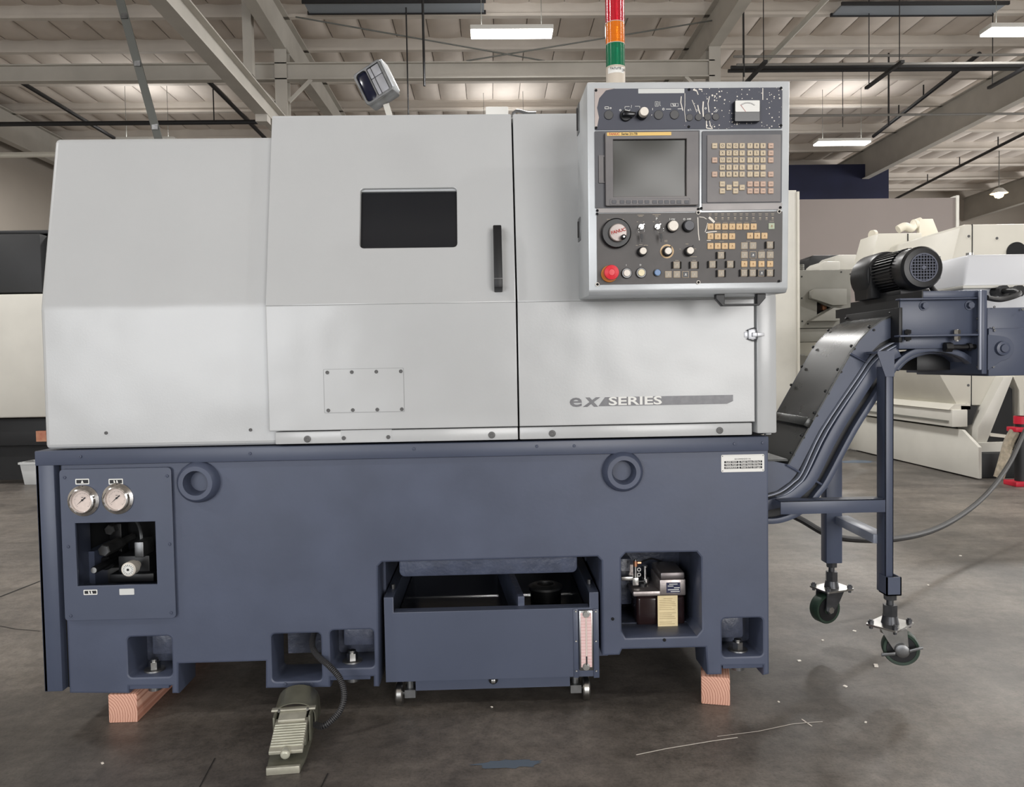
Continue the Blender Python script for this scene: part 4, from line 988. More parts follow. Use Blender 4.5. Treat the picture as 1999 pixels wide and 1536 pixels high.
# handle below, side bracket, hinge, arm
q0, q1 = FP.rect(1398, 566, 1495, 597, .03), None
zt_ = hz0-.012
hb = MB().mesh(plate([(q0[0], zt_), (q0[0], zt_-.012), (q0[0]+.018, q0[1]), (q0[2]-.018, q0[1]), (q0[2], zt_-.012), (q0[2], zt_), (q0[2]-.024, zt_), (q0[2]-.024, q0[1]+.006), (q0[0]+.024, q0[1]+.006), (q0[0]+.024, zt_)], [], .03, .022, .0015))
L('grip_handle', smooth(hb.build(smooth=False)), 'black', label='black grip handle')
q = FP.rect(1541, 478, 1552, 549, .12)
L('side_bracket', MB().prism([(hx1, q[3]), (hx1+.012, q[3]), (hx1+.016, q[1]), (hx1, q[1])], 'y', .12, .2).build(bevel=.001), 'slate_sheet')
for (py0, py1) in ((205, 262), (426, 471)):
    q = FP.rect(1129, py0, 1137, py1, .20)
    h = L('hinge', MB().box(hx0-.002, hx0, .17, .225, q[1], q[3]).build(bevel=.0005), 'steel_dull'); L('hinge_pin', MB().cyl((hx0-.002, .198, q[1]+.01), (hx0-.002, .198, q[3]-.01), .004, n=10), 'black', h)
arm = FP.I
L('mounting_arm', MB().box(-.05, .15, .225, .322, .10, .24).build(bevel=.004), 'cover_dark')

# signal tower
x, z = FP.p(1202, 160, .1); wp = FP.M @ Vector((x, .1, hz1))
st = thing('signal_tower', 'red, amber and green stacked signal lamp tower standing on the control cabinet', 'signal light', (wp.x, wp.y, wp.z))
def zt(py): return at(1202, py, wp.y).z
rt = .0262
def seg(name, a, b, m, r=rt):
    z0, z1 = zt(a), zt(b); prof = []; n = max(4, int((z1-z0)/.004))
    for i in range(n):
        h = z0+(z1-z0)*i/n; prof += [(r, h), (r, h+(z1-z0)/n*.75), (r-.0006, h+(z1-z0)/n*.8), (r-.0006, h+(z1-z0)/n*.98)]
    return part(name, MB().rev(prof, (wp.x, wp.y, 0), (0, 0, 1), 32), m, st)
zb_ = wp.z
part('tower_body', MB().rev([(rt, zb_), (rt, zt(134)), (rt*.9, zt(133.5))], (wp.x, wp.y, 0), (0, 0, 1), 32), 'tower_base', st)
seg('green_lens', 133, 89, 'lens_green'); seg('amber_lens', 88, 48, 'lens_amber'); seg('red_lens', 47, -6, 'lens_red')
part('tower_cap', MB().rev([(rt, zt(-6)), (rt, zt(-12)), (rt*.8, zt(-18)), (0, zt(-18))], (wp.x, wp.y, 0), (0, 0, 1), 32), 'tower_base', st)
for a in (133.3, 88.5, 47.5): part('lens_joint', MB().rev([(rt+.0006, zt(a+.6)), (rt+.0006, zt(a-.6)), (rt-.001, zt(a-.6)), (rt-.001, zt(a+.6))], (wp.x, wp.y, 0), (0, 0, 1), 32, closed=True), 'tower_base', st)
lbm = MB()
for i in range(9):
    t0, t1 = rad(-150+i*12), rad(-150+(i+1)*12)
    lbm.add([(wp.x+(rt+.0004)*math.cos(t), wp.y+(rt+.0004)*math.sin(t), h) for t, h in ((t0, zt(148)), (t1, zt(148)), (t1, zt(137)), (t0, zt(137)))], [(0, 1, 2, 3)])
part('tower_label', lbm, 'white_print', st)
tx = text('PATLITE', .0085, wp.x-.004, zt(140.5), wp.y-rt-.0012, ext=.0001, off=.0001); part('tower_text', tx, 'black_print', st)
tx = text('CE', .009, wp.x+.017, zt(143), wp.y-rt*.86, ext=.0001, off=.0002); part('tower_text', tx, 'black_print', st)

# ================================================================== coolant tank
YT = .025
tl, tb_, tr, ttab = FR.rect(751, 1161, 1169.5, 1326, YT)
tank = thing('coolant_tank', 'open slate-blue coolant tank on wheels pushed in under the lathe', 'tank', ((tl+tr)/2, .4, .03))
ztop = FR.p(950, 1191, YT)[1]
xi0 = FR.p(768, 1180, YT)[0]; xi1 = FR.p(1150.5, 1170, YT)[0]; xg = FR.p(1119, 1180, YT)[0]
part('front_plate', smooth(plate([(tl, tb_), (tr, tb_), (tr, ttab), (xi1, ttab), (xi1, ztop), (xi0, ztop), (xi0, ttab), (tl, ttab)], [], YT, .012, .0015)), 'slate_sheet', tank)
part('tank_shell', MB().box(tl, tl+.006, YT+.012, .85, tb_, ttab).box(tr-.006, tr, YT+.012, .85, tb_, ttab).box(tl, tr, YT+.012, .85, tb_, tb_+.006).box(tl, tr, .844, .85, tb_, ttab), 'slate_sheet', tank)
part('top_flange', MB().box(xi0, xi1, YT+.012, YT+.04, ztop-.004, ztop).box(xi0-.024, xi0, YT+.012, .84, ttab-.004, ttab).box(xi1, xi1+.024, YT+.012, .84, ttab-.004, ttab), 'slate_sheet', tank)
xd, zd = FR.p(995, 1160, .35)
part('divider', MB().bar((xd-.03, .75, ztop-.03), (xd+.03, .06, ztop-.03), .02, .12), 'slate_rough', tank)
part('coolant', MB().box(tl+.01, tr-.01, YT+.02, .84, tb_+.01, ztop-.09), 'black_gloss', tank)
xf, zf = FR.p(1065, 1150, .42)
fc = part('filter_canister', MB().rev([(.055, ztop-.1), (.055, zf-.0), (.06, zf), (.06, zf+.012), (.05, zf+.018), (0, zf+.018)], (xf, .42, 0), (0, 0, 1), 24), 'black', tank)
part('canister_ring', MB().rev([(.061, zf+.006), (.061, zf+.014), (.045, zf+.021), (.03, zf+.021), (.03, zf+.018), (.058, zf+.006)], (xf, .42, 0), (0, 0, 1), 24), 'steel_dull', fc)
for xx in (xi0-.012, xi1+.012): part('tab_bolt', MB().cyl((xx, .12, ttab), (xx, .12, ttab+.014), .006, n=8), 'steel_dull', tank)
# level gauge
gq = FR.rect(1131, 1191, 1157.5, 1308, YT-.01)
for (a, c) in ((1119.5, 1129), (1158, 1169)):
    q = FR.rect(a, 1188, c, 1322, YT); part('gauge_flange', MB().box(q[0], q[2], YT-.004, YT, q[1], q[3]).build(bevel=.001), 'slate_sheet', tank)
lg = part('level_gauge', MB().box(gq[0], gq[2], YT-.014, YT, gq[1], gq[3]).build(bevel=.002), 'steel', tank)
q = FR.rect(1134, 1196, 1155, 1302, YT-.0145); part('gauge_scale', MB().box(q[0], q[2], YT-.0155, YT-.014, q[1], q[3]), 'scale_pink', lg)
sl = MB(); n = 17
for i in range(n):
    z = q[1]+(q[3]-q[1])*(i+.5)/n; sl.box(q[0], q[2], YT-.0159, YT-.0155, z-.0002, z+.0002)
part('scale_line', sl, 'red_print', lg)['kind'] = 'stuff'
xm = (q[0]+q[2])/2; part('gauge_tube', MB().cyl((xm, YT-.0158, q[1]+.004), (xm, YT-.0158, q[3]-.004), .0028, n=8), 'dial', lg)
part('float_stem', MB().box(xm-.002, xm+.002, YT-.02, YT-.0158, q[1], q[1]+.035), 'black_print', lg)
for py in (1199, 1302):
    x, z = FR.p(1144.5, py, YT-.018); bb = part('gauge_bolt', MB().cyl((x, YT-.024, z), (x, YT-.014, z), .0095, n=6).cyl((x, YT-.016, z), (x, YT-.014, z), .0115, n=16), 'steel', tank)
for i, py in enumerate((1193, 1251, 1309)):
    for px in (1124+.7*i, 1163+.5*i): screw_at(px, py, YT-.004, tank, .0036, 'steel', 'rivet')
# drain rail, plug, wheels
q = FR.rect(812, 1324, 1112, 1341, YT+.03)
part('under_rail', MB().box(q[0], q[2], YT+.02, YT+.06, q[1], tb_), 'slate_sheet', tank)
x, z = FR.p(963, 1330, YT); dp = part('drain_plug', MB().rev([(.014, 0), (.014, -.01), (.011, -.012), (0, -.012)], (x, YT+.022, z), (0, 1, 0), 18), 'black', tank)
part('plug_head', MB().box(x-.006, x+.006, YT-.002, YT+.01, z-.006, z+.006).build(bevel=.001), 'steel', dp)
def tank_wheel(pxw, pyt, pyb, pxb0, pxb1, byt, byb):
    x, zt_ = FR.p(pxw, pyt, .06); zb2 = .0; r = .036
    w = part('wheel', MB().rev([(.006, -.011), (r-.003, -.011), (r, -.007), (r, .007), (r-.003, .011), (.006, .011)], (x, .075, r), (1, 0, 0), 28), 'steel', tank)
    q = FR.rect(pxb0, byt, pxb1, byb, .05); part('wheel_bracket', MB().box(q[0], q[2], .05, .1, .03, .055).cyl(((q[0]+q[2])/2, .075, .05), ((q[0]+q[2])/2, .075, tb_), .012, n=10).cyl((x, .075, r), ((q[0]+q[2])/2, .075, r), .008, n=10), 'steel_dull', tank)
tank_wheel(779, 1330, 1372, 790, 811, 1346, 1366); tank_wheel(1144, 1319, 1361, 1114, 1135, 1335, 1355)

# ================================================================== lubricator in the niche
lq = FR.rect(1237, 1155, 1340, 1243, .12)
zfl = FR.p(1290, 1244, .06)[1]+.006
lubr = thing('oil_lubricator', 'small oil lubricator with amber instruction card inside the lathe niche', 'oil pump', ((lq[0]+lq[2])/2, .18, zfl))
y0_ = .10
q = FR.rect(1243, 1163, 1338, 1222, y0_+.015); part('oil_reservoir', MB().box(q[0], q[2], y0_+.015, .26, q[1], q[3]).build(bevel=.012, seg=3), 'oil', lubr)
part('reservoir_foot', MB().box(q[0]+.005, q[2]-.005, y0_+.03, .25, zfl, q[1]).build(bevel=.004), 'black', lubr)
q = FR.rect(1236, 1153.5, 1339, 1163.5, y0_); lid = part('cast_lid', MB().box(q[0], q[2], y0_, .27, q[1], q[3]).build(bevel=.004), 'alu_cast', lubr)
q = FR.rect(1288, 1131, 1339, 1162, y0_-.003); part('motor_cover', MB().box(q[0], q[2], y0_-.003, .24, q[1], q[3]).build(bevel=.005), 'alu_cast', lubr)
q2 = FR.rect(1289.5, 1119.5, 1337, 1131, y0_-.001); part('cover_cap', MB().box(q2[0], q2[2], y0_-.001, .24, q2[1], q2[3]+.004).build(bevel=.006), 'alu_dark', lubr)
s, q = sticker(1301, 1137, 1328, 1157, y0_-.0042, 'plate_blue', lubr, .001, .0006, 'name_plate')
for i, (a, b) in enumerate(((.2, .8), (.1, .5), (.55, .95), (.1, .9), (.3, .95))):
    zc = q[3]-(q[3]-q[1])*(.15+.18*i); part('plate_line', MB().box(q[0]+(q[2]-q[0])*a, q[0]+(q[2]-q[0])*b, y0_-.0046, y0_-.0042, zc-.0012, zc+.0012), 'white_print', s)
s, q = sticker(1284, 1162.5, 1323, 1233, y0_-.006, 'paper', lubr, .001, .001, 'instruction_card')
ln = MB()
for i in range(18):
    zc = q[3]-(q[3]-q[1])*(.08+.05*i)
    if i in (7, 12, 15): continue
    u0 = .08 if i != 0 else .3; u1 = (.92, .7, .85, .9)[i % 4] if i != 0 else .75
    ln.box(q[0]+(q[2]-q[0])*u0, q[0]+(q[2]-q[0])*u1, y0_-.0064, y0_-.006, zc-.0005, zc+.0005)
part('card_writing', ln.build(), 'print_brown', s)['kind'] = 'stuff'
def lc(px, pyb, pyt, r, m, name, Y=.16, n=16, rt_=None):
    x, zb2 = FR.p(px, pyb, Y); zt2 = FR.p(px, pyt, Y)[1]; return part(name, MB().cyl((x, Y, zb2), (x, Y, zt2), r, rt_, n), m, lubr)
lc(1253, 1154, 1147, .017, 'steel', 'filler_base', n=24); lc(1254, 1148, 1138, .015, 'black', 'filler_cap', n=12); lc(1260, 1137, 1128, .012, 'steel', 'pump_collar', .19); lc(1259, 1128, 1106, .0055, 'chrome', 'plunger', .19); lc(1259, 1107, 1104, .009, 'steel', 'plunger_head', .19)
lc(1240.5, 1134, 1104, .0055, 'steel', 'outlet_pipe', .15); lc(1240.5, 1105, 1095, .0075, 'copper', 'banjo_fitting', .15); lc(1240.5, 1095, 1091.5, .004, 'steel', 'banjo_bolt', .15)
x, z = FR.p(1243, 1098.5, .15); x2, z2 = FR.p(1300, 1103, .25)
part('oil_line', MB().tube([(x, .15, z), (x+.02, .16, z+.001), (x+.06, .2, z), (x2, .29, z2)], .003, 8, 5), 'cable', lubr)
part('outlet_nut', MB().cyl((x, .15, z), (x+.014, .15, z), .0045, n=6), 'copper', lubr)
for (px, py) in ((1247, 1111), (1247, 1121)):
    x, z = FR.p(px, py, .17); part('valve_ring', MB().rev([(.0065, 0), (.0065, -.004), (.004, -.004), (.004, 0)], (x, .17, z), (0, 1, 0), 16, closed=True), 'steel', lubr)
q = FR.rect(1213.5, 1126, 1236, 1133, .13); part('mounting_bracket', MB().box(q[0], q[2], .13, .2, q[1], q[3]).box(q[2], q[2]+.02, .14, .2, q[1]-.02, q[1]+.005).build(bevel=.001), 'steel', lubr)
q = FR.rect(1229, 1102, 1236, 1126, .2); part('bracket_plate', MB().box(q[0], q[2], .2, .204, q[1]-.02, q[3]), 'alu_cast', lubr)
q = FR.rect(1225, 1130, 1262, 1152, .2); part('pump_block', MB().box(q[0]+.01, q[2], .18, .24, q[1]-.02, q[3]).build(bevel=.003), 'black', lubr)

# ================================================================== timber blocks
for (px, lb, ln_) in ((239, 'weathered timber block end under the gauge panel corner', .3), (1397.5, 'fresh pale timber block end under the oil lubricator corner', -.38)):
    y0b = .0; c = at(px, 1385, y0b); s = .0435
    t = thing('timber_block', lb, 'wood block', (c.x, .5, 0))
    part('timber_beam', MB().box(-s, s, -.498, ln_, 0, .0885).build(bevel=.004), 'timber_end', t, local=True)
    if ln_ < 0: t.matrix_world = Matrix.Translation((c.x, .002, 0)) @ Matrix.Rotation(rad(-15), 4, 'Z') @ Matrix.Translation((0, .498, 0))
# ================================================================== foot pedal and its hose
pf = atz(552, 1512, 0); pb = atz(560, 1412, 0)
pyaw = math.atan2(-(pb.x-pf.x), pb.y-pf.y)
PM = Matrix.Translation(pf+Vector((0, .004, 0))) @ Matrix.Rotation(math.atan2(.03, .32), 4, 'Z')
ped = thing('foot_pedal', 'worn cream metal foot switch with ribbed treadle on the floor', 'foot switch', PM)
def Q(name, b, m, bev=.002, parent=None): return part(name, b.build(bevel=bev) if isinstance(b, MB) else b, m, parent or ped, local=True)
Q('pedal_base', MB().prism([(-.043, 0), (.043, 0), (.050, .06), (.052, .16), (.05, .26), (-.05, .26), (-.052, .16), (-.048, .06)], 'z', 0, .012), 'pedal_dark')
Q('base_lip', MB().prism([(-.043, -.004), (.043, -.004), (.044, .008), (-.044, .008)], 'z', 0, .02), 'pedal')
Q('pedal_body', MB().prism([(.12, .012), (.12, .03), (.15, .055), (.25, .06), (.25, .012)], 'x', -.044, .044), 'pedal_dark', .004)
tr_ = MB().prism([(.045, .03), (.045, .04), (.165, .075), (.165, .063)], 'x', -.045, .045); tread = Q('treadle', tr_, 'pedal')
rb = MB()
for i in range(9):
    y = .062+i*.0095; z = .04+(y-.045)*.2917
    rb.box(-.043, .043, y-.0022, y+.0022, z-.001, z+.0035)
Q('tread_rib', rb, 'pedal_light', .0008, tread)
Q('treadle_pad', MB().prism([(.15, .066), (.15, .077), (.21, .09), (.21, .075)], 'x', -.038, .038), 'pedal', .002, tread)
Q('pedal_bolt', MB().rev([(.012, -.012), (.013, -.004), (.013, .01), (.008, .014)], (0, .045, .034), (0, -1, -.1), 16), 'pedal_light')
hood = MB(); n = 12; vs = []
for y, h, w_ in ((.20, .10, .058), (.29, .115, .060), (.30, .10, .058)):
    for i in range(n+1):
        t = math.pi*i/n; vs.append((w_*math.cos(t), y, max(.0, .03+ (h-.03)*math.sin(t)**.45)))
m_ = n+1
hood.add(vs, [(j*m_+i, j*m_+i+1, (j+1)*m_+i+1, (j+1)*m_+i) for j in range(2) for i in range(n)])
hm = hood.build(angle=50); bm = bmesh.new(); bm.from_mesh(hm); bmesh.ops.solidify(bm, geom=bm.faces[:], thickness=-.003); bm.to_mesh(hm); bm.free(); smooth(hm, 50)
hd_ = Q('hood', hm, 'pedal_dark')
Q('hood_flange', MB().box(-.062, .062, .185, .205, .085, .091), 'pedal', .002, hd_)
for s in (-.04, .04): Q('hood_rivet', MB().cyl((s, .183, .088), (s, .188, .088), .004, n=10), 'steel', 0, hd_)
for s in (-.049, .049): Q('side_post', MB().box(s-.003, s+.003, .15, .27, .01, .085), 'pedal_dark')
hs = PM @ Vector((.05, .21, .035))
pts = [hs, at(632, 1417, -.14), at(662, 1390, -.12), at(672, 1358, -.10), at(664, 1325, -.075), at(643, 1300, -.05), at(622, 1282, .0), at(610, 1262, .06), at(612, 1240, .13), at(620, 1225, .2)]
pts = [Vector((p.x, p.y, max(p.z, .012))) for p in pts]
cp = catmull(pts, 14)
hose = part('hose', MB().tube(cp, .0075, 10), 'cable', ped)
rg = MB(); L_ = 0
step = .0055; acc = 0
for a, b in zip(cp[:-1], cp[1:]):
    d = (b-a); ll = d.length; dn = d/ll
    while acc < ll:
        p = a+dn*acc; rg.cyl(p-dn*.0014, p+dn*.0014, .0092, n=10); acc += step
    acc -= ll
part('hose_rib', rg.build(), 'rubber_grey', hose)['kind'] = 'stuff'

# ================================================================== chip conveyor
YN, YW = .15, .47          # near side, far side
con = thing('chip_conveyor', 'slate-blue chip conveyor rising from the lathe side to a drive head', 'conveyor', (1.2, .3, .07))
def N(px, py, Y=YN): p = at(px, py, Y); return (p.x, p.z)
top_px = [(1485, 897), (1500, 898), (1537, 906), (1598, 797), (1660, 687), (1675, 664), (1695, 643), (1720, 624), (1757, 610)]
bot_px = [(1757, 654), (1740, 659), (1718, 670), (1703, 685), (1689, 706), (1671, 733), (1598, 842), (1562, 912), (1553, 927), (1542, 940), (1516, 958), (1485, 966)]
low_px = [(1757, 705), (1740, 733), (1722, 765), (1617, 940), (1600, 965), (1577, 990), (1550, 1008), (1520, 1018), (1485, 1024)]
top = [N(*p) for p in top_px]; bot = [N(*p) for p in bot_px]; low = [N(*p) for p in low_px]
part('side_plate', MB().prism(top+bot, 'y', YN, YN+.006).build(angle=40), 'slate_sheet', con)
part('far_side_plate', MB().prism(top+bot, 'y', YW-.006, YW), 'slate_sheet', con)
sh = MB()
for i in range(2, len(top)-1):
    a, b = top[i], top[i+1]; sh.add([(a[0], YN-.004, a[1]), (b[0], YN-.004, b[1]), (b[0], YW+.004, b[1]), (a[0], YW+.004, a[1])], [(0, 1, 2, 3)])
me = sh.build(angle=50); bm = bmesh.new(); bm.from_mesh(me); bmesh.ops.remove_doubles(bm, verts=bm.verts, dist=1e-5); bmesh.ops.recalc_face_normals(bm, faces=bm.faces); bmesh.ops.solidify(bm, geom=bm.faces[:], thickness=.004); bm.to_mesh(me); bm.free(); smooth(me, 60)
part('cover_plate', me, 'conv_cover', con, label='dark satin curved cover sheet')
a, b = top[0], top[2]
part('lower_lid', MB().box(a[0], b[0], YN-.004, YW+.004, a[1]-.006, a[1]), 'conv_cover', con)
j = N(1580, 828); d = Vector((top[4][0]-top[2][0], 0, top[4][1]-top[2][1])).normalized(); up_ = Vector((-d.z, 0, d.x))
pj = Vector((top[2][0], 0, top[2][1])).lerp(Vector((top[4][0], 0, top[4][1])), .36)
part('cover_joint', MB().bar((pj.x+up_.x*.008, YN-.006, pj.z+up_.z*.008), (pj.x+up_.x*.008, YW+.006, pj.z+up_.z*.008), .03, .022, up=tuple(up_)).build(bevel=.002), 'conv_cover', con)
def bolts_along(px_list, Y, name='cover_screw', r=.0055):
    for p in px_list:
        q = at(*p, Y); part(name, MB().rev([(r, .0), (r, .003), (r*.6, .006), (0, .006)], (q.x+up_.x*.001, Y+.006, q.z+up_.z*.001), tuple(up_), 10), 'black', con)
bolts_along([(1547, 884), (1567, 850), (1592, 806), (1614, 764), (1638, 722), (1665, 676), (1700, 638), (1742, 611)], YN)
bolts_along([(1568, 716), (1547, 752), (1590, 678), (1620, 645), (1655, 622)], YW-.02)
for p in ((1549, 888), (1569, 854), (1595, 811), (1617, 768), (1642, 726), (1668, 681), (1706, 644)): screw_at(*p, YN-.001, con, .004, 'black', 'side_screw')
# trough below with its flanged rails
part('return_trough', MB().prism(bot[::-1]+[(p[0], p[1]) for p in low], 'y', YN+.012, YW-.02).build(), 'black', con)
def rail(name, pts, y0, y1, w, m='slate_sheet'):
    P = catmull([Vector((p[0], 0, p[1])) for p in pts], 4); b = MB(); n = len(P); vs = []
    for i, p in enumerate(P):
        d = (P[min(i+1, n-1)]-P[max(i-1, 0)]).normalized(); nn = Vector((-d.z, 0, d.x))*w/2
        vs += [(p.x-nn.x, y0, p.z-nn.z), (p.x+nn.x, y0, p.z+nn.z), (p.x+nn.x, y1, p.z+nn.z), (p.x-nn.x, y1, p.z-nn.z)]
    fs = [(i*4+k, i*4+(k+1) % 4, (i+1)*4+(k+1) % 4, (i+1)*4+k) for i in range(n-1) for k in range(4)]+[(0, 3, 2, 1), tuple((n-1)*4+k for k in range(4))]
    b.add(vs, fs); return part(name, b.build(bevel=.0012, angle=60), m, con)
def mix(f): 
    A = bot[::-1]; B = low[::-1]; out = []
    k = 14
    def samp(P, t):
        t *= len(P)-1; i = min(int(t), len(P)-2); u = t-i; return (P[i][0]*(1-u)+P[i+1][0]*u, P[i][1]*(1-u)+P[i+1][1]*u)
    for i in range(k+1):
        a, b = samp(A, i/k), samp(B, i/k); out.append((a[0]*(1-f)+b[0]*f, a[1]*(1-f)+b[1]*f))
    return out
rails_px = [[(1485, 973), (1524, 962), (1552, 942), (1569, 922), (1608, 840), (1680, 733), (1697, 708), (1720, 684), (1757, 664)],
            [(1485, 981), (1530, 969), (1559, 948), (1577, 926), (1619, 840), (1690, 733), (1706, 710), (1728, 689), (1757, 672)],
            [(1485, 990), (1538, 976), (1570, 953), (1590, 929), (1634, 842), (1702, 735), (1718, 714), (1738, 696), (1757, 686)],
            [(1485, 1018), (1520, 1017), (1553, 1006), (1580, 988), (1600, 963), (1618, 938), (1670, 840), (1720, 762), (1740, 731), (1760, 705), (1790, 686), (1833, 681), (1883, 693), (1919, 724)]]
for i, rp in enumerate(rails_px):
    rail('side_rail', [N(*p, YN-.02) for p in rp], YN-.012 if i < 2 else YN-.016, YN+.02, (.004, .004, .034, .018)[i], 'slate_lit' if i < 2 else 'slate_sheet')
for (a, b) in (((1660, 690), (1690, 706)), ((1536, 907), (1562, 922)), ((1580, 932), (1616, 952))):
    pa, pb2 = at(*a, YN-.01), at(*b, YN-.01); part('weld_bead', MB().tube([pa, pb2], .0035, 6), 'slate_rough', con)
# head
def bxp(name, a, b, c, d, y0, y1, m='slate_sheet', bev=.002, parent=None):
    q = FR.rect(a, b, c, d, y0); return part(name, MB().box(q[0], q[2], y0, y1, q[1], q[3]).build(bevel=bev), m, parent or con)
YH = .11
head = bxp('head_box', 1757, 584, 1926, 655, YH, YW+.06)
_q = FR.rect(1757, 584, 1926, 655, YH); part('head_side_plate', MB().box(_q[0]-.004, _q[0], YH+.004, YW+.06, _q[1], _q[3]), 'black', con)
bxp('head_lower_strip', 1755, 656, 1905, 680, YH+.012, YW+.03)
bxp('head_ledge', 1757, 652.5, 1922, 656.5, YH-.028, YH+.01)
bxp('head_top_lip', 1757, 581, 1926, 584.5, YH-.02, YH+.01)
bxp('head_back_cover', 1755, 600, 1762, 668, YH-.012, YW, 'black')
bxp('head_end_plate', 1917, 566, 1927, 730, YH-.03, YW+.06)
bxp('end_plate_flange', 1912.5, 566, 1917, 722, YH-.032, YH-.022, 'slate_lit')
bxp('head_void', 1790, 690, 1912, 722, YN+.1, YW, 'black')
q = at(1815, 700, YN+.12)
rail('arch_rib', [N(*p, YN+.03) for p in ((1752, 722), (1772, 702), (1800, 690), (1833, 687), (1868, 694), (1905, 726))], YN+.03, YN+.2, .012)
for px, py in ((1803, 597), (1892, 596), ):
    x, z = FR.p(px, py, YH); part('hex_bolt', MB().cyl((x, YH-.014, z), (x, YH, z), .011, n=6).cyl((x, YH-.003, z), (x, YH, z), .0155, n=18), 'slate_sheet', head)
for px, py, m in ((1772, 654, 'black'), (1868, 654, 'steel')):
    x, z = FR.p(px, py, YH-.015); part('clamp_bolt', MB().cyl((x, YH-.015, z+.018), (x, YH-.015, z-.02), .0055, n=8).cyl((x, YH-.015, z+.004), (x, YH-.015, z+.016), .0105, n=6).cyl((x, YH-.015, z-.016), (x, YH-.015, z-.004), .0105, n=6), m, head)
x, z = FR.p(1880, 677, YH); x2 = FR.p(1850, 677, YH)[0]
part('tension_screw', MB().cyl((x2, YH-.0, z), (x+.04, YH, z), .008, n=10).cyl((x2-.01, YH, z), (x2+.012, YH, z), .016, n=6).cyl((x+.015, YH, z), (x+.025, YH, z), .013, n=6), 'black', con)
dr = bxp('drive_end', 1927, 600, 2040, 733, YH+.005, YW+.06)
bxp('drive_cover', 1930, 640, 2040, 733, YH-.004, YH+.005, parent=dr)
x, z = FR.p(1953, 680, YH-.004)
part('bearing_plate', smooth(plate([(x-.045, z-.07)]+[(x+.04*math.cos(t), z+.04*math.sin(t)) for t in [rad(-90+i*15) for i in range(13)]]+[(x-.045, z+.045)], [], YH-.01, .006, .001)), 'slate_sheet', dr)
part('shaft_boss', MB().rev([(.024, 0), (.022, -.01), (.014, -.012), (.012, -.018), (0, -.018)], (x, YH-.01, z), (0, 1, 0), 24), 'slate_sheet', dr)
for px, py in ((1941, 596+3), (1939, 640), (1941, 645), (1939, 716), (1996, 604), (1908, 622), (1908, 645), (1908, 716)): screw_at(px, py, YH-.006, con, .004, 'steel_dull', 'head_screw')
# deck, gearbox, motor
xd0 = at(1802, 570, YH-.01).x; zd1 = FR.p(1865, 567, YH-.01)[1]; zd0 = FR.p(1865, 582, YH-.01)[1]; xd1 = at(1924, 570, YH-.01).x
part('motor_deck', MB().box(xd0, xd1, YH-.01, YW+.12, zd1-.022, zd1).build(bevel=.002), 'slate_sheet', con)
part('deck_skirt', MB().box(xd0+.004, xd1-.01, YH+.03, YW+.1, zd0-.05, zd1-.022), 'black', con)
q = at(1655, 612, YW); part('rear_bracket', MB().box(q.x, xd0+.05, YW+.0, YW+.1, q.z-.012, q.z+.02), 'black', con)
part('deck_side', MB().box(xd0-.004, xd0, YH-.01, YW+.12, zd1-.03, zd1+.001), 'black', con)
mx, mz = FR.p(1803, 517, .17); my0 = .17; my1 = .53; R0 = .071
mz = zd1+R0+.012
mo = part('motor', MB().rev([(.066, .06), (.066, .21), (.082, .215), (.082, .235), (.06, .245), (.055, .35), (0, .35)], (mx, my0, mz), (0, 1, 0), 36), 'motor_black', con, label='glossy black gear motor')
part('fan_cowl', MB().rev([(.068, .075), (R0, .07), (R0, .012), (.064, .002), (.046, 0), (.046, .006), (0, .006)], (mx, my0, mz), (0, 1, 0), 40), 'motor_black', mo)
fins = MB()
for i in range(40):
    t = 2*math.pi*i/40; e = Vector((math.cos(t), 0, math.sin(t)))
    fins.bar(Vector((mx, my0+.075, mz))+e*.069, Vector((mx, my0+.21, mz))+e*.069, .0035, .012, up=tuple(e))
part('cooling_fin', fins.build(), 'motor_black', mo)['kind'] = 'stuff'
gr = MB().rev([(.047, .001), (.047, -.003), (.043, -.003), (.043, .001)], (mx, my0, mz), (0, 1, 0), 36, closed=True)
for i in range(-4, 5):
    o_ = i*.0098; hl = math.sqrt(max(.044**2-o_**2, 0))
    gr.box(mx+o_-.0013, mx+o_+.0013, my0-.002, my0+.001, mz-hl, mz+hl).box(mx-hl, mx+hl, my0-.0018, my0+.0008, mz+o_-.0013, mz+o_+.0013)
gr.cyl((mx, my0-.003, mz), (mx, my0+.001, mz), .007, n=16)
part('fan_grille', gr.build(), 'grille', mo)
part('grille_dark', MB().rev([(.044, .003), (.044, .0045), (0, .0045)], (mx, my0, mz), (0, 1, 0), 28), 'seam', mo)
part('terminal_box', MB().box(mx+.066, mx+.112, my0+.09, my0+.19, mz-.03, mz+.05).build(bevel=.005), 'motor_black', mo)
part('motor_lead', MB().tube([(mx+.085, my0+.12, mz-.03), (mx+.087, my0+.1, mz-.06), (mx+.10, my0+.09, zd1+.0)], .009, 10, 5), 'cable', mo)
part('lead_gland', MB().cyl((mx+.085, my0+.12, mz-.045), (mx+.085, my0+.12, mz-.028), .013, n=8), 'black', mo)
part('motor_foot', MB().box(mx-.045, mx+.055, my0+.06, my0+.2, zd1, zd1+.018).build(bevel=.003), 'black', mo)
part('gearbox', MB().rev([(.08, .215), (.085, .23), (.085, .33), (.07, .345), (0, .345)], (mx-.004, my0, mz), (0, 1, 0), 32).prism([(mx-.07, zd1), (mx+.07, zd1), (mx+.075, mz), (mx-.078, mz)], 'y', my0+.235, my0+.33).build(), 'motor_black', con)
part('motor_bracket', MB().prism([(mx-.075, zd1), (mx-.02, zd1), (mx-.045, zd1+.05), (mx-.055, mz+.02), (mx-.075, mz+.03)], 'y', my0+.2, my0+.235).build(bevel=.002), 'black', con)
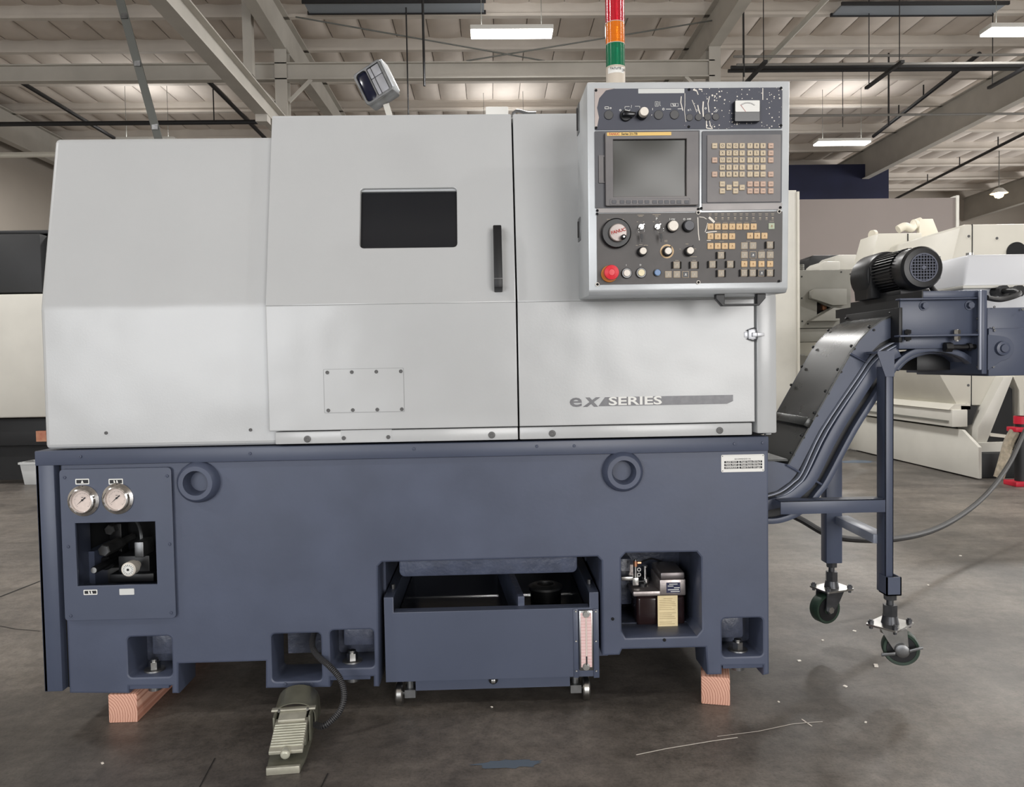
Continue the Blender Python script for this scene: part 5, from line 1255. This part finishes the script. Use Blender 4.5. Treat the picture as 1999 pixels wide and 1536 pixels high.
# leg frame with casters
yl = .07
def leg(xpx, y0, pt, pb, name='leg'):
    x = at(xpx, (pt+pb)/2, y0).x; z1 = at(xpx, pt, y0).z; z0 = at(xpx, pb, y0).z
    part(name, MB().box(x-.013, x+.014, y0, y0+.004, z0, z1).box(x-.013, x-.009, y0, y0+.055, z0, z1).box(x+.01, x+.014, y0, y0+.03, z0, z1).build(bevel=.001), 'slate_sheet', con); return x, z0
lx, lz0 = leg(1736, yl, 716, 1160)
c = FR.p(1722, 700, yl)
part('leg_gusset', MB().prism([(lx-.014, at(1735, 735, yl).z), (lx+.014, at(1735, 735, yl).z), (lx+.014, at(1740, 688, yl).z), (lx-.04, at(1720, 690, yl).z)], 'y', yl-.004, yl-.0005).prism([(lx-.04, at(1720, 690, yl).z), (lx+.014, at(1740, 688, yl).z), (lx+.014, at(1740, 684, yl).z), (lx-.04, at(1720, 686, yl).z)], 'y', yl-.004, yl+.07), 'slate_sheet', con)
q = FR.rect(1731, 1127, 1760, 1163, yl-.02)
part('caster_socket', MB().box(q[0], q[2], yl-.02, yl-.015, q[1], q[3]).box(q[0], q[0]+.004, yl-.02, yl+.03, q[1], q[3]).box(q[2]-.004, q[2], yl-.02, yl+.03, q[1], q[3]).box(q[0], q[2], yl-.02, yl+.03, q[1], q[1]+.004), 'slate_sheet', con)
sxn = (q[0]+q[2])/2; szn = q[1]
yfar = .50
fx, fz0 = lx-.0, None
xf_ = at(1622, 1000, yfar).x; zf1 = at(1622, 800, yfar).z; zf0 = at(1622, 1096, yfar).z
part('leg', MB().box(xf_-.03, xf_+.03, yfar-.03, yfar+.02, zf0, zf1).build(bevel=.003), 'slate_sheet', con)
q = FR.rect(1524, 976, 1727, 1002, yl)
part('cross_bar', MB().box(q[0], lx-.012, yl, yl+.004, q[1], q[3]).box(q[0], lx-.012, yl, yl+.05, q[3]-.004, q[3]).build(bevel=.001), 'slate_sheet', con)
part('brace', MB().bar((xf_+.03, yfar-.02, at(1640, 1012, yfar).z), (lx, yl+.05, at(1714, 1052, yl+.05).z), .05, .03).build(bevel=.002), 'slate_lit', con)
def caster(x, y, zs, ang, brake, wx, pa_):
    R_ = .055; dz = zs
    st_ = part('caster_stem', MB().cyl((x, y, dz+.01), (x, y, dz-.09), .011, n=14).cyl((x, y, dz-.018), (x, y, dz+.0), .02, n=6).cyl((x, y, dz-.075), (x, y, dz-.035), .022, n=6).cyl((x, y, dz-.095), (x, y, dz-.07), .027, .022, n=20), 'steel_dark', con)
    M_ = Matrix.Translation((x, y, dz-.095)) @ Matrix.Rotation(ang, 4, 'Z')
    Mp = M_ @ Matrix.Rotation(pa_, 4, 'Z'); pl_ = MB().prism(rr(-.062, -.05, .062, .05, .008), 'z', -.006, 0); pl_.xf(Mp); part('caster_plate', pl_, 'steel', st_)
    for sx_ in (-.05, .05):
        for sy_ in (-.038, .038):
            b = MB().cyl((sx_, sy_, -.016), (sx_, sy_, .014), .0055, n=8).cyl((sx_, sy_, 0), (sx_, sy_, .01), .0095, n=6); b.xf(Mp); part('plate_bolt', b, 'steel_dark', st_)
    wc = Vector((wx, 0, -.075)); sg = 1 if wx < 0 else -1
    b = MB().prism([(-.045*sg, -.006), (.035*sg, -.006), (.01*sg, -.05), (wc.x+.018*sg, wc.z-.008), (wc.x-.004*sg, wc.z-.018), (wc.x-.02*sg, wc.z+.002)], 'y', -.03, -.026)
    b.prism([(-.045*sg, -.006), (.035*sg, -.006), (.01*sg, -.05), (wc.x+.018*sg, wc.z-.008), (wc.x-.004*sg, wc.z-.018), (wc.x-.02*sg, wc.z+.002)], 'y', .026, .03).cyl((0, 0, -.03), (0, 0, -.004), .03, n=20)
    b.xf(M_); part('caster_fork', b, 'steel' if brake else 'steel_dark', st_)
    w = MB().rev([(.012, -.024), (.018, -.02), (.04, -.014), (.044, -.02), (R_-.003, -.021), (R_, -.016), (R_, .016), (R_-.003, .021), (.044, .02), (.04, .014), (.018, .02), (.012, .024)], wc, (0, 1, 0), 36); w.xf(M_)
    wo = part('caster_wheel', w, 'wheel_green', con, label='green-rimmed caster wheel')
    h = MB().rev([(.043, -.0205), (.043, .0205)], wc, (0, 1, 0), 24); h.xf(M_); part('wheel_hub', h, 'black', wo)
    ax = MB().cyl(wc+Vector((0, -.035, 0)), wc+Vector((0, .035, 0)), .008, n=12).cyl(wc+Vector((0, -.036, 0)), wc+Vector((0, -.03, 0)), .013, n=6); ax.xf(M_); part('wheel_axle', ax, 'steel', wo)
    if brake:
        b = MB().rev([(.010, -.043), (.021, -.041), (.022, -.034), (.012, -.033)], wc, (0, 1, 0), 24).prism([(wc.x-.06, wc.z-.012), (wc.x-.02, wc.z-.004), (wc.x-.02, wc.z-.014), (wc.x-.06, wc.z-.022)], 'y', -.044, -.036).prism([(wc.x+.02, wc.z+.008), (wc.x+.058, wc.z+.022), (wc.x+.058, wc.z+.014), (wc.x+.02, wc.z-.002)], 'y', -.044, -.036)
        b.xf(M_); part('brake_lever', b.build(bevel=.001), 'steel_dull', wo)
caster(sxn, yl+.005, szn, rad(-20), True, .03, rad(58))
caster(xf_, yfar-.005, zf0, rad(18), False, -.032, rad(0))
# control box with lid on the drive end
q = FR.rect(1878, 552, 2060, 606, .42)
cb_ = part('control_box', MB().box(q[0]+.004, q[2], .42, .68, q[1], q[3]-.01).build(bevel=.004), 'bg_pale', con)
ql = FR.rect(1876, 495, 2060, 548, .42)
lid_ = MB().add([(ql[0]-.004, .40, q[3]-.012), (ql[2], .40, q[3]-.012), (ql[2], .70, q[3]-.012), (ql[0]-.004, .70, q[3]-.012), (ql[0]+.03, .43, ql[3]), (ql[2], .43, ql[3]), (ql[2], .68, ql[3]), (ql[0]+.03, .68, ql[3])], [(0, 3, 2, 1), (4, 5, 6, 7), (0, 1, 5, 4), (1, 2, 6, 5), (2, 3, 7, 6), (3, 0, 4, 7)])
part('box_lid', lid_.build(bevel=.01, seg=3), 'bg_pale', cb_)
part('lid_rim', MB().box(ql[0]-.008, ql[2], .395, .705, q[3]-.02, q[3]-.01).build(bevel=.002), 'bg_white2', cb_)
part('lid_screw', MB().cyl((ql[0]+.05, .45, ql[3]), (ql[0]+.05, .45, ql[3]+.008), .012, n=14), 'steel', cb_)
for px in (1958, 1988):
    x, z = FR.p(px, 568, .37); part('cable_gland', MB().cyl((x, .37, z), (x, .43, z), .017, n=12).cyl((x, .36, z), (x, .38, z), .021, n=8), 'black', cb_)
x, z = FR.p(1958, 568, .36); xe, ze = FR.p(1926, 585, .25)
part('box_lead', MB().tube([(x, .37, z), (x+.01, .31, z-.005), (x+.0, .28, z-.02), (xe+.05, .25, ze), (xe-.02, .22, ze+.005)], .009, 10, 6), 'cable', cb_)

# loose supply cable hanging behind the conveyor
pts = [at(1500, 985, .9), at(1560, 1012, .9), at(1610, 1040, .9), at(1660, 1052, .95), at(1745, 1052, 1.1), at(1820, 1035, 1.4), at(1880, 1003, 1.7), at(1930, 960, 2.0), at(1970, 905, 2.4), at(1999, 845, 2.8), at(2030, 780, 3.2)]
tag(part('supply_cable', MB().tube(pts, .014, 10, 8), 'cable'), 'thick black supply cable drooping behind the conveyor legs', 'cable')

# ================================================================== machines in the background
def lathe_profile(Ye, dx=0.0):
    """cross-section (x, z) of the big pale lathes, measured on their near end"""
    P = lambda a, b: (at(a, b, Ye).x+dx, at(a, b, Ye).z)
    return [P(1869, 792), P(1816, 700), P(1814, 662), P(1848, 548), P(1875, 443), P(1884, 438)]
YE = 4.5
prof = lathe_profile(YE); xb = 6.6; ztp = prof[-1][1]
big = thing('pale_lathe', 'large cream lathe with undercut front standing behind the conveyor', 'machine', (5.2, 6.2, 0))
part('upper_body', MB().prism(prof+[(xb, ztp), (xb, prof[0][1])], 'y', YE, 6.1).build(bevel=.012), 'bg_white', big)
x0 = prof[0][0]
# end cover: seams, screws, round opening
q = at(1897, 600, YE)
part('end_seam', MB().box(q.x-.004, q.x+.004, YE-.002, YE+.02, prof[0][1], ztp), 'seam', big)
q = at(1985, 492, YE-.01); part('round_opening', MB().rev([(.09, 0), (.09, .02), (0, .02)], (q.x, YE-.012, q.z), (0, 1, 0), 28), 'black', big)
for px, py in ((1891, 461), (1946, 465), (1890, 752), (1886, 790)):
    c = at(px, py, YE); part('cover_screw', MB().cyl((c.x, YE-.004, c.z), (c.x, YE, c.z), .012, n=10), 'plug', big)
# sill box and skirt
a, b = at(1859, 800, YE-.05), at(1889, 833, YE-.05)
part('sill_box', MB().box(a.x, b.x, YE-.05, 6.2, b.z, a.z).build(bevel=.006), 'bg_white2', big)
part('sill_ledge', MB().prism([(a.x-.02, a.z), (prof[0][0]+.1, a.z), (prof[0][0]+.1, a.z+.05), (a.x+.03, a.z+.05)], 'y', YE-.03, 6.2), 'bg_white', big)
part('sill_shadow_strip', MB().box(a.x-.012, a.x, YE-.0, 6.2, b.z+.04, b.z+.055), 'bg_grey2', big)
XS = 4.18
def S(px, py): p = atx(px, py, XS); return (p.y, p.z)
sk_ = [S(1910, 937), S(1910, 873), S(1878, 839), S(1748, 821), (6.6, S(1748, 821)[1]), (6.6, .012)]
sk_[0] = (sk_[0][0], .012)
part('skirt', MB().prism(sk_, 'x', XS, XS+.03).build(bevel=.004), 'bg_white2', big)
part('base_block', MB().box(XS+.05, xb, YE+.2, 6.5, 0, prof[0][1]), 'bg_black', big)
part('near_base', MB().box(XS+.06, 5.2, YE-.25, YE+.2, 0, .22).build(bevel=.01), 'bg_black', big)
c = at(1925, 895, YE-.1); part('base_step', MB().box(XS+.12, XS+.42, YE-.15, YE+.2, .22, .3), 'bg_white2', big)
# chip chute at the near end: slanted channel with a dark opening
Yc = YE-.12
P = lambda a, b: (at(a, b, Yc).x, at(a, b, Yc).z)
part('chip_chute', MB().prism([P(1909, 835), P(1960, 735), P(1978, 735), P(1921, 878), P(1908, 872)], 'y', Yc, Yc+.3).build(bevel=.006), 'bg_white2', big)
part('chute_throat', MB().prism([P(1921, 876), P(1972, 750), P(1985, 760), P(1985, 878)], 'y', Yc+.06, Yc+.3), 'bg_black', big)
part('chute_bar', MB().prism([P(1935, 845), P(1985, 851), P(1985, 857), P(1936, 852)], 'y', Yc+.02, Yc+.08), 'bg_white', big)
part('chute_side', MB().prism([P(1978, 735), P(1999, 735), P(1999, 890), P(1992, 890), P(1990, 762)], 'y', Yc, Yc+.2), 'bg_white', big)
part('dark_recess', MB().prism([P(1888, 793), P(1921, 794), P(1909, 830), P(1890, 833)], 'y', YE-.03, YE+.1), 'bg_black', big)
# covers and ducts on the roof
def roof_box(name, a, b, c, d, Y, dep, m='bg_white', slant=0.0):
    q = FR.rect(a, b, c, d, Y); return part(name, MB().prism([(q[0], q[1]-.1), (q[2], q[1]-.1), (q[2], q[3]), (q[0]+slant, q[3])], 'y', Y, Y+dep).build(bevel=.01), m, big)
rb_ = roof_box('roof_cover', 1700, 455, 1800, 490, 5.7, .4, slant=.08)
part('roof_cover_seam', MB().box(at(1772, 470, 5.7).x-.005, at(1772, 470, 5.7).x+.005, 5.695, 5.8, at(1772, 488, 5.7).z, at(1772, 456, 5.7).z), 'seam', rb_)
q = FR.rect(1795, 427, 1835, 452, 6.2)
part('duct_plate', MB().prism([(q[0], q[1]-.1), (q[2]+.02, q[1]-.1), (q[2]-.08, q[3]), (q[0], q[3])], 'y', 6.2, 6.26).build(bevel=.004), 'duct', big)
def elbow(pts, r, ring):
    o = part('duct_elbow', MB().tube([at(px, py, Y) for px, py, Y in pts], r, 16, 6).build(), 'duct', big)
    e = at(*ring); part('duct_collar', MB().rev([(r*1.25, -.02), (r*1.25, .02)], e, (1, .2, .1), 20), 'duct', o)
elbow([(1753, 448, 6.2), (1766, 442, 6.2), (1778, 446, 6.22), (1787, 436, 6.25), (1798, 432, 6.25)], .045, (1786, 438, 6.25))
elbow([(1692, 484, 8.2), (1696, 472, 8.2), (1704, 468, 8.2), (1712, 462, 8.2)], .06, (1704, 460, 8.2))
elbow([(1706, 482, 8.1), (1708, 470, 8.1), (1716, 464, 8.1)], .05, (1706, 458, 8.1))

# second lathe further down the row, its grey end housing turned to the camera
Y2 = 8.7
P = lambda a, b, Y=Y2: (at(a, b, Y).x, at(a, b, Y).z)
sec = thing('cream_lathe', 'cream lathe with grey end housing, further down the row behind the control cabinet', 'machine', (5.0, 10.5, 0))
part('body', MB().prism([P(1578, 800), P(1543, 690), P(1543, 668), P(1556, 560), P(1600, 560), P(1665, 530), P(1690, 530), P(1690, 800)], 'y', Y2+.5, 12.2).build(bevel=.015), 'bg_white', sec)
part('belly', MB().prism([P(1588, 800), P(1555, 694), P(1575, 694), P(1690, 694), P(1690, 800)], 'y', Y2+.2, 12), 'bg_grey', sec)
part('base', MB().box(P(1590, 800)[0], P(1690, 800)[0], Y2+.3, 12, 0, P(1590, 800)[1]), 'bg_grey2', sec)
x0, z0 = P(1557, 667, Y2-.4); x1, z1 = P(1661, 526, Y2-.4); yy = Y2-.4
hq = [(x0, z0), (x1, z0), (x1, z1), (x0, z1)]
zs = P(1600, 640, yy)[1]
eh = part('end_housing', smooth(plate([(x0, zs), (x1, zs), (x1, z1), (x0, z1)], [[P(1595, 588, yy), P(1622, 600, yy), P(1595, 614, yy)]], yy, .06, .004)), 'bg_grey', sec)
part('housing_shell', MB().box(x0, x1, yy+.2, yy+.7, z0, z1).box(x0, x0+.03, yy+.05, yy+.2, zs, z1).box(x1-.03, x1, yy+.05, yy+.2, zs, z1).box(x0, x1, yy+.05, yy+.2, z1-.03, z1), 'bg_grey', sec)
part('housing_base', MB().box(x0, x1, yy, yy+.2, z0, zs-.008).build(bevel=.004), 'bg_grey', sec)
part('housing_void', MB().box(x0+.1, x1-.1, yy+.18, yy+.2, zs, z1-.1), 'bg_black', sec)
part('wedge_upper', MB().prism([P(1583, 568, yy-.1), P(1590, 564, yy-.1), P(1652, 564, yy-.1), P(1652, 595, yy-.1), P(1625, 596, yy-.1), P(1583, 582, yy-.1)], 'y', yy-.12, yy).build(bevel=.004), 'bg_grey', sec)
part('wedge_lower', MB().prism([P(1580, 627, yy-.1), P(1625, 601, yy-.1), P(1640, 603, yy-.1), P(1640, 626, yy-.1)], 'y', yy-.15, yy).build(bevel=.004), 'bg_grey', sec)
part('chuck_glint', MB().box(P(1612, 594, yy)[0], P(1620, 594, yy)[0], yy+.1, yy+.17, P(1612, 604, yy)[1], P(1612, 592, yy)[1]), 'copper', sec)
for px, py in ((1565, 540), (1565, 582), (1566, 627), (1577, 632), (1642, 531), (1660, 535), (1555, 612), (1555, 632)):
    c = at(px, py, yy); part('housing_screw', MB().cyl((c.x, yy-.006, c.z), (c.x, yy, c.z), .012, n=8), 'bg_black', sec)
for (a, b, c, d, Y, dep, m) in ((1600, 510, 1640, 530, 9.0, .5, 'bg_white2'), (1630, 497, 1672, 526, 9.3, .6, 'bg_white2'), (1580, 498, 1640, 528, 10.2, .5, 'bg_black')):
    q = FR.rect(a, b, c, d, Y); part('roof_box', MB().prism([(q[0], q[1]), (q[2], q[1]), (q[2], q[3]), (q[0]+.06, q[3]), (q[0], q[3]-.05)], 'y', Y, Y+dep).build(bevel=.01), m, sec)
q = FR.rect(1558, 514, 1571, 530, 8.5); part('spring_coil', MB().rev([(.035+.006*(i % 2), i*.012) for i in range(9)], ((q[0]+q[2])/2, 8.5, q[1]), (0, 0, 1), 14), 'bg_grey2', sec)
q = FR.rect(1521, 550, 1556, 592, 8.2); part('grey_bracket', MB().box(q[0], q[2], 8.2, 8.5, q[1], q[3]).build(bevel=.006), 'bg_grey2', sec)
for px, py in ((1512, 632), (1508, 656), (1518, 640)):
    c = at(px, py, 9.19); part('door_bolt', MB().cyl((c.x, 9.18, c.z), (c.x, 9.22, c.z), .02, n=10), 'bg_black', sec)
part('door_leaf', MB().prism([P(1504, 700, 9.2), P(1504, 640, 9.2), P(1517, 588, 9.2), P(1556, 590, 9.2), P(1556, 800, 9.2), P(1530, 800, 9.2)], 'y', 9.2, 9.3).build(bevel=.01), 'bg_white', sec)
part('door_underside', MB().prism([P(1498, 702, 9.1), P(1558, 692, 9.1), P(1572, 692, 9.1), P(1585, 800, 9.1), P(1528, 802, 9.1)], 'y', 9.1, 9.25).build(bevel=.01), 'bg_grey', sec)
for (a, b, c, d) in ((1513, 784, 1530, 812), (1526, 778, 1548, 790)):
    q = FR.rect(a, b, c, d, 8.9); part('foot_fitting', MB().box(q[0], q[2], 8.9, 9.1, q[1], q[3]).build(bevel=.01), 'bg_white2', sec)
# pale tall panel right behind the pendant
q = FR.rect(1542, 371, 1560, 640, 7.2)
t = thing('tall_panel', 'narrow tall pale cabinet edge showing beside the control pendant', 'cabinet', ((q[0]+q[2])/2, 7.4, 0))
part('panel_body', MB().box(q[0]-.5, q[2]-.03, 7.2, 7.9, 0, q[3]).build(bevel=.006), 'bg_white2', t)
part('panel_edge', MB().box(q[2]-.03, q[2], 7.18, 7.9, 0, q[3]-.02).build(bevel=.004), 'bg_white', t)

# machine at the left edge
ml = thing('dark_machine', 'black cabinet machine with a white front cover beside the spindle cover', 'machine', (-5.6, 5.8, 0))
YL = 5.4
q = FR.rect(-200, 450, 180, 935, YL); xr = q[2]
def lb(name, a, b, c, d, y0, y1, m, bev=.01):
    q = FR.rect(a, b, c, d, y0); return part(name, MB().box(q[0], q[2], y0, y1, q[1], q[3]).build(bevel=bev), m, ml)
lb('upper_cabinet', -260, 458, 80, 573, YL-.1, YL+1.4, 'bg_black')
lb('top_edge', -260, 450, 190, 458, YL+.1, YL+1.4, 'black')
lb('cabinet_side', 80, 462, 180, 573, YL+.1, YL+1.4, 'bg_black')
lb('front_cover', -260, 575, 160, 817, YL-.35, YL+.1, 'bg_white2', .02)
lb('lower_body', -260, 818, 160, 872, YL-.1, YL+1.4, 'bg_black')
q = FR.rect(-260, 872, 160, 936, YL+.1); part('plinth', MB().box(q[0], q[2], YL+.1, YL+1.4, 0, q[3]), 'bg_black', ml)
lb('wood_shim', 70, 841, 90, 862, YL-.16, YL-.1, 'wood', .003)
x, z = FR.p(86, 478, YL+.05); part('latch_knob', MB().rev([(.045, 0), (.05, -.03), (.03, -.05), (0, -.05)], (x, YL+.1, z), (0, 1, 0), 18), 'steel', ml)
# white bin
q = at(62, 942, 5.1); qt = at(62, 906, 5.1)
t = thing('plastic_bin', 'small white plastic bin on the floor beside the slate side post', 'bin', (q.x, 5.2, 0))
w0, w1, hb_ = .075, .1, qt.z
part('bin_body', MB().add([(-w0, -.09, 0), (w0, -.09, 0), (w0, .09, 0), (-w0, .09, 0), (-w1, -.11, hb_), (w1, -.11, hb_), (w1, .11, hb_), (-w1, .11, hb_)], [(0, 3, 2, 1), (0, 1, 5, 4), (1, 2, 6, 5), (2, 3, 7, 6), (3, 0, 4, 7), (4, 5, 6, 7)]).build(bevel=.006), 'bin_white', t, local=True)
part('bin_rim', MB().mesh(plate([(-.11, -.12), (.11, -.12), (.11, .12), (-.11, .12)], [[(-.095, -.105), (.095, -.105), (.095, .105), (-.095, .105)]], 0, .02)).xf(Matrix.Translation((0, 0, hb_)) @ Matrix.Rotation(rad(90), 4, 'X')), 'bin_white', t, local=True)

# red-banded jack post at the right edge with wrapped cable
b = atz(1994, 947, 0)
jk = thing('jack_post', 'black post with red collars at the edge of the cream lathe', 'post', (b.x, b.y, 0))
zz = lambda py: at(1994, py, b.y).z
part('post', MB().cyl((0, 0, 0), (0, 0, zz(812)), .05, n=16), 'bg_black', jk, local=True)
part('red_collar', MB().box(-.09, .09, -.06, .06, zz(842), zz(833)).build(bevel=.005), 'red_paint', jk, local=True)
part('red_cap', MB().cyl((0, 0, zz(827)), (0, 0, zz(812)), .06, n=16), 'red_paint', jk, local=True)
part('red_base', MB().box(-.1, .1, -.08, .08, 0, zz(938)).build(bevel=.005), 'red_paint', jk, local=True)
part('plastic_wrap', MB().tube([at(1981, 842, b.y), at(1970, 862, b.y), at(1962, 890, b.y-.05), at(1956, 912, b.y-.1), at(1950, 932, b.y-.1)], .04, 10, 4).build(), 'plastic_wrap', jk)
